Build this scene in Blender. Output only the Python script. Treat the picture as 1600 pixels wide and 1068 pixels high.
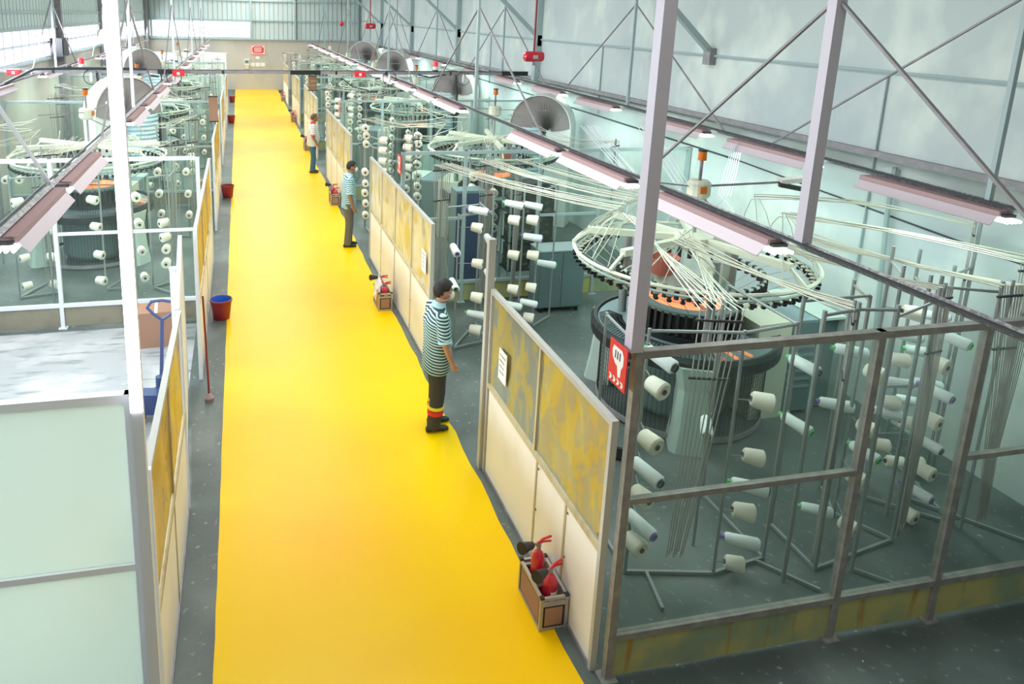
import bpy, bmesh, math, random
from mathutils import Vector, Matrix
random.seed(7)
PI = math.pi
S = bpy.context.scene
C = S.collection
for o in list(bpy.data.objects): bpy.data.objects.remove(o)

# ---------------------------------------------------------------- camera
cd = bpy.data.cameras.new('camera'); cam = bpy.data.objects.new('camera', cd); C.objects.link(cam)
cd.sensor_width = 36; cd.lens = 1161.27/1600*36
cd.shift_x = (800-636.24)/1600; cd.shift_y = -(534-292.27)/1600
cd.clip_start = .05; cd.clip_end = 200
cam.matrix_world = Matrix(((0.9761035, 0.02753265, -0.21555491, 0),
                           (-0.21620184, 0.22291938, -0.95055969, 0),
                           (0.02187994, 0.974448, 0.223545, 4.5), (0, 0, 0, 1)))
S.camera = cam
# ---------------------------------------------------------------- view
S.view_settings.view_transform = 'Standard'; S.view_settings.look = 'None'
S.view_settings.gamma = 1; S.view_settings.use_curve_mapping = False
S.view_settings.exposure = 0.0
S.cycles.transparent_max_bounces = 24
S.cycles.max_bounces = 6; S.cycles.diffuse_bounces = 3; S.cycles.glossy_bounces = 2
S.cycles.transmission_bounces = 4
S.cycles.sample_clamp_indirect = 4
# ---------------------------------------------------------------- world and daylight
w = bpy.data.worlds.new('world'); S.world = w; w.use_nodes = True
w.node_tree.nodes['Background'].inputs[0].default_value = (.85, .93, 1, 1)
w.node_tree.nodes['Background'].inputs[1].default_value = .6
def area(name, loc, size, sy, power, col, rot=(0, 0, 0), parent=None):
    l = bpy.data.lights.new(name, 'AREA'); l.shape = 'RECTANGLE'; l.size = size; l.size_y = sy
    l.energy = power; l.color = col
    o = bpy.data.objects.new(name, l); C.objects.link(o); o.location = loc; o.rotation_euler = rot
    o.parent = parent
    return o
# added unseen roof fill lamps (one over each bay of the hall) and daylight from the left window band
ROOF_FILL = 212; WIN = 430
for k in range(7):
    area('added_roof_fill', (1.0, 1.5+7.05*k, 6.75), 3.2, 4.4, ROOF_FILL*(1 if k else .2), (1, .98, .95))
for k in range(4):
    area('window_daylight', (-5.0, 7+11*k, 3.7), .8, 9.5, WIN if k else WIN*1.3, (.86, .93, 1), (0, -PI/2+.35, 0))

# ---------------------------------------------------------------- helpers
class MB:
    def __init__(s): s.v = []; s.f = []; s.m = []; s.cur = 0
    def add(s, vs, fs):
        n = len(s.v); s.v += [tuple(v) for v in vs]; s.f += [tuple(i+n for i in f) for f in fs]; s.m += [s.cur]*len(fs); return s
    def hexa(s, p):
        return s.add(p, [(0,3,2,1),(4,5,6,7),(0,1,5,4),(1,2,6,5),(2,3,7,6),(3,0,4,7)])
    def box(s, x0, x1, y0, y1, z0, z1):
        return s.hexa([(x0,y0,z0),(x1,y0,z0),(x1,y1,z0),(x0,y1,z0),(x0,y0,z1),(x1,y0,z1),(x1,y1,z1),(x0,y1,z1)])
    def bar(s, a, b, w, h, up=(0,0,1)):
        a = Vector(a); b = Vector(b); d = (b-a).normalized(); u = Vector(up)
        if abs(d.dot(u)) > .99: u = Vector((0,1,0))
        sd = d.cross(u).normalized()*w/2; u = sd.cross(d).normalized()*h/2
        p = []
        for q in (a, b): p += [q-sd-u, q+sd-u, q+sd+u, q-sd+u]
        return s.hexa(p)
    def tube(s, pts, r, n=6, caps=True):
        P = [Vector(p) for p in pts]; R = r if hasattr(r, '__len__') else [r]*len(P)
        rings = []; prev = None
        for i, p in enumerate(P):
            d = (P[min(i+1, len(P)-1)]-P[max(i-1, 0)]).normalized()
            if prev is None:
                a = d.cross(Vector((0,0,1)))
                if a.length < .05: a = d.cross(Vector((0,1,0)))
            else: a = prev-d*prev.dot(d)
            a.normalize(); prev = a; b = d.cross(a)
            rings.append([p+(a*math.cos(2*PI*k/n)+b*math.sin(2*PI*k/n))*R[i] for k in range(n)])
        return s.loft(rings, caps)
    def loft(s, rings, caps=True):
        n = len(rings[0]); vs = [v for r in rings for v in r]; fs = []
        for i in range(len(rings)-1):
            for k in range(n):
                fs.append((i*n+k, i*n+(k+1)%n, (i+1)*n+(k+1)%n, (i+1)*n+k))
        if caps: fs.append(tuple(range(n-1, -1, -1))); fs.append(tuple((len(rings)-1)*n+k for k in range(n)))
        return s.add(vs, fs)
    def cyl(s, a, b, r0, r1=None, n=12): return s.tube([a, b], [r0, r0 if r1 is None else r1], n)
    def lathe(s, prof, n=24, c=(0,0,0), a0=0, a1=2*PI, caps=False):
        full = abs(a1-a0-2*PI) < 1e-6; m = n if full else n+1; vs = []
        for (r, z) in prof:
            for k in range(m):
                t = a0+(a1-a0)*k/n; vs.append((c[0]+r*math.cos(t), c[1]+r*math.sin(t), c[2]+z))
        fs = []
        for i in range(len(prof)-1):
            for k in range(n):
                k2 = (k+1) % m
                fs.append((i*m+k, i*m+k2, (i+1)*m+k2, (i+1)*m+k))
        return s.add(vs, fs)
    def ring(s, R, z, r, n=48, m=6, c=(0,0)):
        return s.lathe([(R+r*math.cos(2*PI*j/m), z+r*math.sin(2*PI*j/m)) for j in range(m+1)], n, (c[0],c[1],0))
    def mesh(s, name, mats, smooth=False):
        me = bpy.data.meshes.new(name); me.from_pydata(s.v, [], s.f); me.validate()
        if not isinstance(mats, (list, tuple)): mats = [mats]
        for m in mats: me.materials.append(m)
        if any(s.m) and len(s.m) == len(me.polygons): me.polygons.foreach_set('material_index', s.m)
        b = bmesh.new(); b.from_mesh(me); bmesh.ops.recalc_face_normals(b, faces=b.faces)
        if smooth:
            for f in b.faces: f.smooth = True
            for e in b.edges:
                if len(e.link_faces) == 2 and e.calc_face_angle(0) > .7: e.smooth = False
        b.to_mesh(me); b.free()
        return me
    def obj(s, name, mats, parent=None, smooth=False, loc=None):
        return link(name, s.mesh(name, mats, smooth), parent, loc)
def link(name, me, parent=None, loc=None):
    o = bpy.data.objects.new(name, me); C.objects.link(o)
    if parent: o.parent = parent
    if loc: o.location = loc
    return o
def tag(o, label, cat=None, group=None, kind=None):
    o['label'] = label
    if cat: o['category'] = cat
    if group: o['group'] = group
    if kind: o['kind'] = kind
    return o
def thing(name, label, cat, loc=(0,0,0), rz=0, group=None):
    o = bpy.data.objects.new(name, None); C.objects.link(o); o.empty_display_size = .1
    o.location = loc; o.rotation_euler = (0,0,rz)
    return tag(o, label, cat, group)
KIDS = {}
def copy_tree(o, parent=None):
    c = o.copy(); C.objects.link(c)
    if parent: c.parent = parent
    for ch in o.children: copy_tree(ch, c)
    return c
def dup(o, loc, rz=None, label=None, group=None):
    c = copy_tree(o); c.location = loc
    if rz is not None: c.rotation_euler = (0,0,rz)
    if label: c['label'] = label
    if group: c['group'] = group
    return c
def stuff(o): o['kind'] = 'stuff'; return o

# ---------------------------------------------------------------- materials
def mat(name, col, rough=.5, metal=0, spec=.5, emit=0, ecol=None, noise=None, bump=0, bscale=40, alpha=1, coat=0):
    m = bpy.data.materials.new(name); m.use_nodes = True; nt = m.node_tree; b = nt.nodes['Principled BSDF']
    b.inputs['Base Color'].default_value = (*col, 1); b.inputs['Roughness'].default_value = rough
    b.inputs['Metallic'].default_value = metal; b.inputs['Specular IOR Level'].default_value = spec
    b.inputs['Coat Weight'].default_value = coat
    if alpha < 1: b.inputs['Alpha'].default_value = alpha
    if emit:
        b.inputs['Emission Color'].default_value = (*(ecol or col), 1); b.inputs['Emission Strength'].default_value = emit
    if noise or bump:
        tc = nt.nodes.new('ShaderNodeTexCoord')
    if noise:
        prev = None
        for (c2, sc, lo, hi, stretch) in noise:
            mp = nt.nodes.new('ShaderNodeMapping'); mp.inputs['Scale'].default_value = stretch
            nt.links.new(tc.outputs['Object'], mp.inputs[0])
            nz = nt.nodes.new('ShaderNodeTexNoise'); nz.inputs['Scale'].default_value = sc; nz.inputs['Detail'].default_value = 6
            nt.links.new(mp.outputs[0], nz.inputs[0])
            r = nt.nodes.new('ShaderNodeMapRange'); r.inputs[1].default_value = lo; r.inputs[2].default_value = hi
            nt.links.new(nz.outputs[0], r.inputs[0])
            mx = nt.nodes.new('ShaderNodeMix'); mx.data_type = 'RGBA'
            nt.links.new(r.outputs[0], mx.inputs[0])
            if prev: nt.links.new(prev, mx.inputs[6])
            else: mx.inputs[6].default_value = (*col, 1)
            mx.inputs[7].default_value = (*c2, 1); prev = mx.outputs[2]
        nt.links.new(prev, b.inputs['Base Color'])
    if bump:
        nz = nt.nodes.new('ShaderNodeTexNoise'); nz.inputs['Scale'].default_value = bscale; nz.inputs['Detail'].default_value = 5
        nt.links.new(tc.outputs['Object'], nz.inputs[0])
        bp = nt.nodes.new('ShaderNodeBump'); bp.inputs['Strength'].default_value = bump; bp.inputs['Distance'].default_value = .01
        nt.links.new(nz.outputs[0], bp.inputs['Height']); nt.links.new(bp.outputs[0], b.inputs['Normal'])
    return m
def glassy(name, tint, haze=.06, hazecol=(.75,.85,.8), refl=.08, dirt=(.5, .75), dirtamt=.2, nscale=1.5):
    m = bpy.data.materials.new(name); m.use_nodes = True; nt = m.node_tree; nt.nodes.clear()
    out = nt.nodes.new('ShaderNodeOutputMaterial')
    tr = nt.nodes.new('ShaderNodeBsdfTransparent'); tr.inputs[0].default_value = (*tint, 1)
    df = nt.nodes.new('ShaderNodeBsdfDiffuse'); df.inputs[0].default_value = (*hazecol, 1)
    gl = nt.nodes.new('ShaderNodeBsdfGlossy'); gl.inputs[1].default_value = .06
    tc = nt.nodes.new('ShaderNodeTexCoord'); nz = nt.nodes.new('ShaderNodeTexNoise'); nz.inputs['Scale'].default_value = nscale; nz.inputs['Detail'].default_value = 7
    nt.links.new(tc.outputs['Object'], nz.inputs[0])
    r = nt.nodes.new('ShaderNodeMapRange'); r.inputs[1].default_value = dirt[0]; r.inputs[2].default_value = dirt[1]
    r.inputs[3].default_value = haze; r.inputs[4].default_value = haze+dirtamt
    nt.links.new(nz.outputs[0], r.inputs[0])
    m1 = nt.nodes.new('ShaderNodeMixShader'); nt.links.new(r.outputs[0], m1.inputs[0]); nt.links.new(tr.outputs[0], m1.inputs[1]); nt.links.new(df.outputs[0], m1.inputs[2])
    fr = nt.nodes.new('ShaderNodeFresnel'); fr.inputs[0].default_value = 1.45
    mu = nt.nodes.new('ShaderNodeMath'); mu.operation = 'MULTIPLY'; mu.inputs[1].default_value = refl/.04*.5
    nt.links.new(fr.outputs[0], mu.inputs[0])
    m2 = nt.nodes.new('ShaderNodeMixShader'); nt.links.new(mu.outputs[0], m2.inputs[0]); nt.links.new(m1.outputs[0], m2.inputs[1]); nt.links.new(gl.outputs[0], m2.inputs[2])
    nt.links.new(m2.outputs[0], out.inputs[0])
    return m
I3 = (1,1,1)
M = {}
M['concrete'] = mat('concrete floor', (.085,.11,.105), .5, noise=[((.19,.22,.215), .9, .45, .75, I3), ((.09,.11,.11), 2.3, .55, .75, (1,.4,1)), ((.42,.45,.44), 14, .62, .8, I3)], bump=.15, bscale=25)
M['yellow'] = mat('yellow floor paint', (.95,.62,.0), .32, spec=.2, noise=[((.98,.50,.0), .25, .45, .68, I3), ((.80,.62,.06), 30, .66, .8, I3)])
M['wall'] = mat('painted wall', (.50,.58,.58), .75, noise=[((.66,.74,.70), 1.3, .5, .68, (1,1,.7)), ((.43,.50,.53), .6, .5, .7, I3)])
M['farwall'] = mat('beige concrete wall', (.56,.53,.46), .85, noise=[((.45,.44,.40), .8, .45, .7, (1,1,.5))])
M['cladding'] = mat('mint steel cladding', (.50,.62,.62), .5)
M['beige'] = mat('cream painted panel', (.80,.77,.72), .8)
M['roof'] = mat('roof sheet', (.55,.6,.6), .6)
M['steel'] = mat('grey painted steel', (.24,.24,.25), .5, noise=[((.34,.30,.34), 9, .45, .7, I3)])
M['galv'] = mat('galvanised channel', (.17,.17,.19), .45, .3, noise=[((.36,.36,.38), 35, .45, .62, I3)])
M['lilac'] = mat('lilac grey post paint', (.55,.52,.60), .45)
M['whitepaint'] = mat('white frame paint', (.74,.78,.86), .4)
M['brownsteel'] = mat('brown grey frame steel', (.24,.23,.215), .5, noise=[((.33,.32,.29), 12, .4, .7, I3)])
M['paleframe'] = mat('pale grey frame', (.5,.5,.47), .5)
M['mintframe'] = mat('mint grey frame', (.36,.46,.47), .5)
M['wood'] = mat('pale timber batten', (.55,.48,.30), .7, noise=[((.42,.34,.19), 8, .45, .7, (1,1,.2))])
M['board'] = mat('white melamine board', (.93,.92,.90), .45, noise=[((.86,.84,.80), 2, .5, .75, I3)])
M['ply'] = mat('olive stained kick board', (.50,.47,.18), .75, noise=[((.28,.35,.22), 2.4, .42, .62, I3), ((.42,.25,.06), 3.5, .58, .72, (2.5,1,.35))])
M['glass'] = glassy('dusty greenish glass', (.94,.985,.965), .025, (.60,.74,.70), .02, (.5,.8), .03)
def film(name, c1, c2, sc, lo, hi, amt=.88):  # yellow and patches paint the lane's reflection into the sheet colour
    m = glassy(name, (.8,.78,.6), amt, c1, .03, (.4,.6), .08, 2)
    nt = m.node_tree; df = [n for n in nt.nodes if n.type == 'BSDF_DIFFUSE'][0]; tc = [n for n in nt.nodes if n.type == 'TEX_COORD'][0]
    mp = nt.nodes.new('ShaderNodeMapping'); mp.inputs['Scale'].default_value = (1, 1.6, .8); nt.links.new(tc.outputs['Object'], mp.inputs[0])
    nz = nt.nodes.new('ShaderNodeTexNoise'); nz.inputs['Scale'].default_value = sc; nz.inputs['Detail'].default_value = 4; nz.inputs['Distortion'].default_value = 1.6
    nt.links.new(mp.outputs[0], nz.inputs[0]); r = nt.nodes.new('ShaderNodeMapRange'); r.inputs[1].default_value = lo; r.inputs[2].default_value = hi
    nt.links.new(nz.outputs[0], r.inputs[0]); mx = nt.nodes.new('ShaderNodeMix'); mx.data_type = 'RGBA'; nt.links.new(r.outputs[0], mx.inputs[0])
    mx.inputs[6].default_value = (*c1, 1); mx.inputs[7].default_value = (*c2, 1); nt.links.new(mx.outputs[2], df.inputs[0])
    return m
M['plygrey'] = mat('grey brown kick board', (.27,.25,.19), .8, noise=[((.20,.19,.15), 2.4, .42, .62, I3)])
M['film0'] = film('dirty plastic sheet with lane reflection', (.42,.34,.11), (.25,.28,.24), 1.9, .45, .53)
M['film1'] = film('pale plastic sheet with lane reflection', (.70,.66,.50), (.58,.47,.16), 1.3, .50, .66)
M['film2'] = film('plastic sheet with lane reflection and dark folds', (.70,.46,.10), (.35,.28,.16), 3, .58, .66)
M['milk'] = mat('milky plastic glazing', (.80,.87,.82), .6, noise=[((.70,.78,.76), .9, .4, .7, I3), ((.74,.85,.79), .5, .5, .7, I3)])
_nt = M['milk'].node_tree; _b = _nt.nodes['Principled BSDF']; _t = _nt.nodes.new('ShaderNodeBsdfTranslucent'); _t.inputs[0].default_value = (.86,.93,.88,1)
_m = _nt.nodes.new('ShaderNodeMixShader'); _m.inputs[0].default_value = .6; _o = [n for n in _nt.nodes if n.type == 'OUTPUT_MATERIAL'][0]
_nt.links.new(_b.outputs[0], _m.inputs[1]); _nt.links.new(_t.outputs[0], _m.inputs[2]); _nt.links.new(_m.outputs[0], _o.inputs[0])
M['palepaint'] = mat('pale blue white frame paint', (.88,.92,.97), .5)
M['white'] = mat('white sheet', (.9,.9,.92), .6)
M['reflector'] = mat('lilac white enamel reflector', (.62,.54,.60), .4)
M['darkmetal'] = mat('dark metal', (.03,.03,.035), .45)
M['tube'] = mat('fluorescent tube glass', (1,1,1), .3, emit=5, ecol=(.85,1,.93))
M['strip'] = mat('added post glow', (1,1,1), .3, emit=7, ecol=(.9,.93,1))
M['black'] = mat('black plastic', (.015,.017,.02), .4)
M['cable'] = mat('dark cable sheath', (.03,.04,.045), .5)
M['red'] = mat('red enamel', (.62,.02,.05), .25, coat=.4)
M['darkred'] = mat('dark red plastic', (.27,.02,.03), .35)
M['blue'] = mat('blue plastic', (.03,.13,.60), .35)
M['navy'] = mat('navy painted steel', (.04,.06,.16), .4)
M['amber'] = mat('amber beacon lens', (.60,.14,.01), .25, emit=.06, ecol=(1,.35,.03))
M['beaconred'] = mat('red beacon lens', (.75,.03,.05), .25, emit=.3, ecol=(1,.05,.06))
M['cream'] = mat('cream machine enamel', (.66,.68,.56), .45)
M['mint'] = mat('mint machine enamel', (.50,.62,.58), .4)
M['slate'] = mat('slate machine enamel', (.14,.21,.22), .4)
M['bluegrey'] = mat('blue grey machine plate', (.22,.31,.34), .4)
M['pipe'] = mat('grey creel pipe', (.30,.33,.33), .4, .2)
M['tubes'] = mat('cream plastic guide tube', (.50,.50,.42), .5)
M['browntube'] = mat('grey brown guide tube', (.36,.34,.31), .5)
M['yarnc'] = mat('ecru yarn', (.90,.86,.75), .95, bump=.4, bscale=160)
M['yarnw'] = mat('white yarn', (.88,.95,.96), .9, bump=.3, bscale=200)
M['paper'] = mat('brown card tube', (.16,.11,.09), .8)
M['purple'] = mat('purple tube', (.25,.16,.5), .5)
M['green'] = mat('green tube', (.16,.65,.22), .5)
M['orange'] = mat('orange fabric with painted glow', (.85,.28,.12), .8, emit=.75, ecol=(1,.36,.16))
M['ductcloth'] = mat('grey duct cloth', (.27,.25,.25), .85)
M['ductpale'] = mat('pale duct cloth', (.66,.70,.68), .8)
M['ductblue'] = mat('pale blue ribbed hose', (.42,.58,.66), .45)
M['cardboard'] = mat('brown cardboard', (.36,.20,.14), .8)
M['brownboard'] = mat('brown panel', (.25,.14,.07), .6)
M['alu'] = mat('aluminium profile', (.45,.43,.40), .4, .5)
M['papersheet'] = mat('white paper', (.86,.85,.80), .7)
M['signred'] = mat('red sign face', (.72,.03,.04), .45)
M['rust'] = mat('reddish terracotta tub', (.55,.17,.13), .6)
M['pink'] = mat('dusty pink tray', (.42,.28,.29), .6)
M['skin'] = mat('brown skin', (.33,.15,.09), .55)
M['skinl'] = mat('light brown skin', (.50,.26,.17), .55)
M['hair'] = mat('black hair', (.012,.011,.012), .6)
M['hairg'] = mat('thin brown hair', (.10,.055,.035), .6)
M['mask'] = mat('white dust mask', (.85,.86,.84), .8)
M['trou'] = mat('charcoal trousers', (.055,.055,.055), .85)
M['trou2'] = mat('grey trousers', (.15,.14,.13), .85)
M['jeans'] = mat('blue jeans', (.05,.14,.24), .85)
M['shoe'] = mat('black shoe', (.015,.018,.02), .5)
M['shoeb'] = mat('brown shoe', (.06,.04,.03), .5)
M['bandy'] = mat('yellow band', (.9,.75,.05), .6)
M['bandr'] = mat('red band', (.8,.03,.04), .6)
M['collarb'] = mat('pale blue rib knit', (.45,.68,.75), .85)
def stripes(name, c1, c2, period, duty=.5):
    m = mat(name, c1, .85); nt = m.node_tree; b = nt.nodes['Principled BSDF']
    tc = nt.nodes.new('ShaderNodeTexCoord'); sp = nt.nodes.new('ShaderNodeSeparateXYZ'); nt.links.new(tc.outputs['Object'], sp.inputs[0])
    nz = nt.nodes.new('ShaderNodeTexNoise'); nz.inputs['Scale'].default_value = 5; nt.links.new(tc.outputs['Object'], nz.inputs[0])
    ad = nt.nodes.new('ShaderNodeMath'); ad.operation = 'MULTIPLY_ADD'; ad.inputs[1].default_value = .02
    ab = nt.nodes.new('ShaderNodeMath'); ab.operation = 'ABSOLUTE'; nt.links.new(sp.outputs[1], ab.inputs[0])
    az = nt.nodes.new('ShaderNodeMath'); az.operation = 'MULTIPLY_ADD'; az.inputs[1].default_value = .22; nt.links.new(ab.outputs[0], az.inputs[0]); nt.links.new(sp.outputs[2], az.inputs[2])
    nt.links.new(nz.outputs[0], ad.inputs[0]); nt.links.new(az.outputs[0], ad.inputs[2])
    dv = nt.nodes.new('ShaderNodeMath'); dv.operation = 'DIVIDE'; dv.inputs[1].default_value = period; nt.links.new(ad.outputs[0], dv.inputs[0])
    fr = nt.nodes.new('ShaderNodeMath'); fr.operation = 'FRACT'; nt.links.new(dv.outputs[0], fr.inputs[0])
    gt = nt.nodes.new('ShaderNodeMath'); gt.operation = 'GREATER_THAN'; gt.inputs[1].default_value = duty; nt.links.new(fr.outputs[0], gt.inputs[0])
    mx = nt.nodes.new('ShaderNodeMix'); mx.data_type = 'RGBA'; nt.links.new(gt.outputs[0], mx.inputs[0])
    mx.inputs[6].default_value = (*c1, 1); mx.inputs[7].default_value = (*c2, 1); nt.links.new(mx.outputs[2], b.inputs['Base Color'])
    return m
M['stripe1'] = stripes('navy and pale mint stripes', (.025,.06,.075), (.50,.70,.70), .034, .52)
M['stripe2'] = stripes('teal and white stripes', (.04,.20,.24), (.62,.80,.85), .036, .5)
M['stripe3'] = stripes('white and grey stripes', (.78,.78,.72), (.25,.28,.25), .05, .72)
M['meshguard'] = mat('black wire mesh', (.02,.025,.03), .5)
PER = 7.05
ORD = ['first','second','third','fourth','fifth','sixth','seventh','eighth','ninth','tenth','eleventh','twelfth']

# ================================================================ SETTING
XL, XR, Y0, Y1 = -5.2, 7.32, -3.0, 46.0
def st(o, label): o['kind'] = 'structure'; o['label'] = label; return o
fl = st(MB().box(XL-.3, XR+.3, Y0-.3, Y1+.3, -.2, 0).obj('floor', M['concrete']), 'dark worn concrete floor of the knitting hall')
# painted lane with a slightly ragged right edge
lane = MB(); n = 140; vs = []; fs = []
for i in range(n+1):
    y = Y0+(Y1-Y0)*(i/n)**1.5
    e = random.uniform(-.018, .018)
    vs += [(-.295+random.uniform(-.004, .004), y, .003), (2.225+e, y, .003)]
for i in range(n): fs.append((2*i, 2*i+1, 2*i+3, 2*i+2))
lane.add(vs, fs); lane.obj('painted_lane', M['yellow'], fl)
MB().box(XL, -.72, 4.2, 10.7, 0, .004).obj('flare_patch', mat('floor paled by painted flare', (.36,.37,.39), .7, noise=[((.50,.49,.51), 1.5, .45, .65, I3), ((.20,.23,.24), 4, .54, .70, (.5,2,1))], bump=.1), fl)  # pale colour paints the flare over the left bay floor
paper = MB()
for i in range(34):
    x = random.choice([random.uniform(-4.8, -.7), random.uniform(2.5, 7.1)]); y = random.uniform(3, 12) if i % 2 else random.uniform(1.5, 4)
    a = random.uniform(0, PI); l = random.uniform(.01, .045); d = random.uniform(.003, .010)
    paper.bar((x, y, .004), (x+l*math.cos(a), y+l*math.sin(a), .004), d, .004)
stuff(paper.obj('lint_scrap', M['papersheet'], fl))

wr = st(MB().box(XR, XR+.3, Y0, Y1, 0, 7).obj('wall_right', M['wall']), 'pale grey green painted wall behind the right hand bays')
wb = st(MB().box(XL-.3, XR+.3, Y1, Y1+.3, 0, 7).obj('wall_back', M['farwall']), 'beige concrete wall at the far end of the yellow lane')
st(MB().box(XL-.3, XR+.3, Y0-.3, Y0, 0, 7).obj('wall_front', M['farwall']), 'wall behind the viewer')
wl = st(MB().box(XL-.3, XL, Y0, Y1, 0, 7).obj('wall_left', M['farwall']), 'pale wall behind the left hand bays')
ce = st(MB().box(XL-.3, XR+.3, Y0, Y1, 7, 7.2).obj('ceiling', M['roof']), 'sheet metal roof of the hall')
fill_panel_m = mat('added glowing roof panel', (.9,.93,.95), .6, emit=1.0)
for k in range(7): MB().box(-.6, 2.6, 1.5+7.05*k-2.2, 1.5+7.05*k+2.2, 6.96, 6.99).obj('added_roof_panel', fill_panel_m, ce)  # glowing panels added above the roof fill lamps
# far wall cladding: ribbed steel sheet with purlins
def cladding(parent, along, a0, a1, fixed, z0, z1, pitch, sgn):
    m = MB(); n = int((a1-a0)/pitch)
    for i in range(n+1):
        a = a0+i*pitch
        if along == 'x':
            m.box(a, min(a+pitch*.82, a1), fixed-.03, fixed, z0, z1)
        else:
            m.box(min(fixed, fixed+sgn*.03), max(fixed, fixed+sgn*.03), a, min(a+pitch*.82, a1), z0, z1)
    return stuff(m.obj('ribbed_sheet', M['cladding'], parent))
cladding(wb, 'x', XL, XR, Y1-.001, 2.95, 6.2, .27, -1)
m = MB()
for z in (2.98, 4.08, 5.2): m.box(XL, XR, Y1-.14, Y1-.03, z-.035, z+.035)
m.obj('purlin', M['mintframe'], wb)
for x in (-4.9, .72, 3.3, 7.1): MB().box(x-.05, x+.05, Y1-.2, Y1-.03, 2.95, 6.9).obj('wall_post', M['mintframe'], wb)
wi = st(MB().box(-5.0, .66, Y1-.10, Y1-.04, 3.10, 3.98).obj('window_5', mat('far translucent light panel', (.9,.92,.92), .6, emit=.9, ecol=(.95,1,1))), 'long bright translucent panel in the far wall cladding')
# left wall: cladding above the window band
cladding(wl, 'y', 4, Y1, XL, 4.02, 5.6, .30, 1)
m = MB()
for z in (3.16, 4.0, 4.4): m.box(XL, XL+.07, 2, Y1, z-.03, z+.03)
m.obj('girt', M['mintframe'], wl)
for k in range(6):
    y = 9.7+PER*k
    MB().box(XL, XL+.2, y-.1, y+.1, 0, 6.9).obj('wall_column', M['steel'], wl)
pane_m = mat('daylit window pane', (.9,.93,.96), .4, emit=1.15, ecol=(.95,.97,1))
for k in range(5):
    y = 10.0+PER*k; y1 = y+PER-.6
    if y1 > Y1: y1 = Y1-.2
    wn = st(MB().box(XL+.005, XL+.03, y, y1, 3.2, 3.97).obj('window_%d' % (k+6), M['whitepaint']), 'white framed window band high on the left wall')
    nn = 9; d = (y1-y)/nn
    me = MB().box(0, .012, .03, d-.03, .04, .36).mesh('pane', pane_m)
    for i in range(nn):
        for j in (0, 1): link('pane', me, wn, (XL+.031, y+i*d, 3.2+.385*j))
    mb = MB()
    for i in range(nn+1): mb.box(XL+.03, XL+.06, y+i*d-.02, y+i*d+.02, 3.2, 3.97)
    mb.obj('mullion', M['whitepaint'], wn)
for (y, z, c, s_) in ((22.6, 3.42, 'slate', 1.0), (29.8, 3.5, 'alu', .9), (35.5, 3.5, 'alu', .8)):
    t = thing('air_conditioner', {22.6:'dark grey box shaped cooler fixed to the left windows', 29.8:'pale grey box cooler on the left wall windows, middle one', 35.5:'farthest grey box cooler on the left wall windows'}[y], 'cooler', (XL+.10, y, z-.22))
    MB().box(0, .3, 0, .8*s_, 0, .5).obj('housing', M['darkmetal' if c == 'slate' else c], t)
    MB().box(.30, .32, .08, .8*s_-.08, .06, .44).obj('grille', M['darkmetal' if c == 'slate' else 'steel'], t)
# right wall: columns, conduit line, seams, knee braces
m = MB()
for k in range(1, 6):
    y = 3.7+PER*k-.15
    if k >= 2: MB().box(XR-.16, XR, y-.09, y+.09, 3.0, 6.9).obj('wall_column', M['mintframe'], wr)
    MB().box(XR-.12, XR-.01, y-.09, y+.09, 3.86, 4.12).obj('bracket', M['steel'], wr)
    MB().bar((XR-.06, y, 4.06), (XR-.06-2.4, y, 4.06+2.15), .10, .09).obj('knee_brace', M['mintframe'], wr)
MB().tube([(XR-.03, -1, 3.98), (XR-.03, 20, 4.02), (XR-.03, Y1, 4.2)], .022, 6).obj('conduit', M['mintframe'], wr)
for y in (7.24, 12.3, 14.3, 21.4): MB().tube([(XR-.02, y, 4.0), (XR-.02, y, 2.6 if y > 8 else .9)], .014, 5).obj('conduit', M['mintframe'], wr)
MB().tube([(XR-.06, 6.9, 2.95), (XR-.06, 6.9, 2.4), (XR-.06, 6.75, .6)], .03, 6).obj('water_pipe', M['mintframe'], wr)
MB().tube([(XR-.02, 9.7, 2.5), (XR-.02, 4.5, 2.27), (XR-.02, 2.0, 2.2)], .010, 5).obj('wall_cable', M['cable'], wr)
MB().tube([(XR-.02, 27, 2.7), (XR-.02, 18, 2.62), (XR-.02, 9.7, 2.5)], .014, 5).obj('wall_cable', M['cable'], wr)
MB().bar((XR-.05, 5.2, 3.05), (XR-.05, 34, 3.05), .05, .07).obj('cable_tray', M['steel'], wr)

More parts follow.
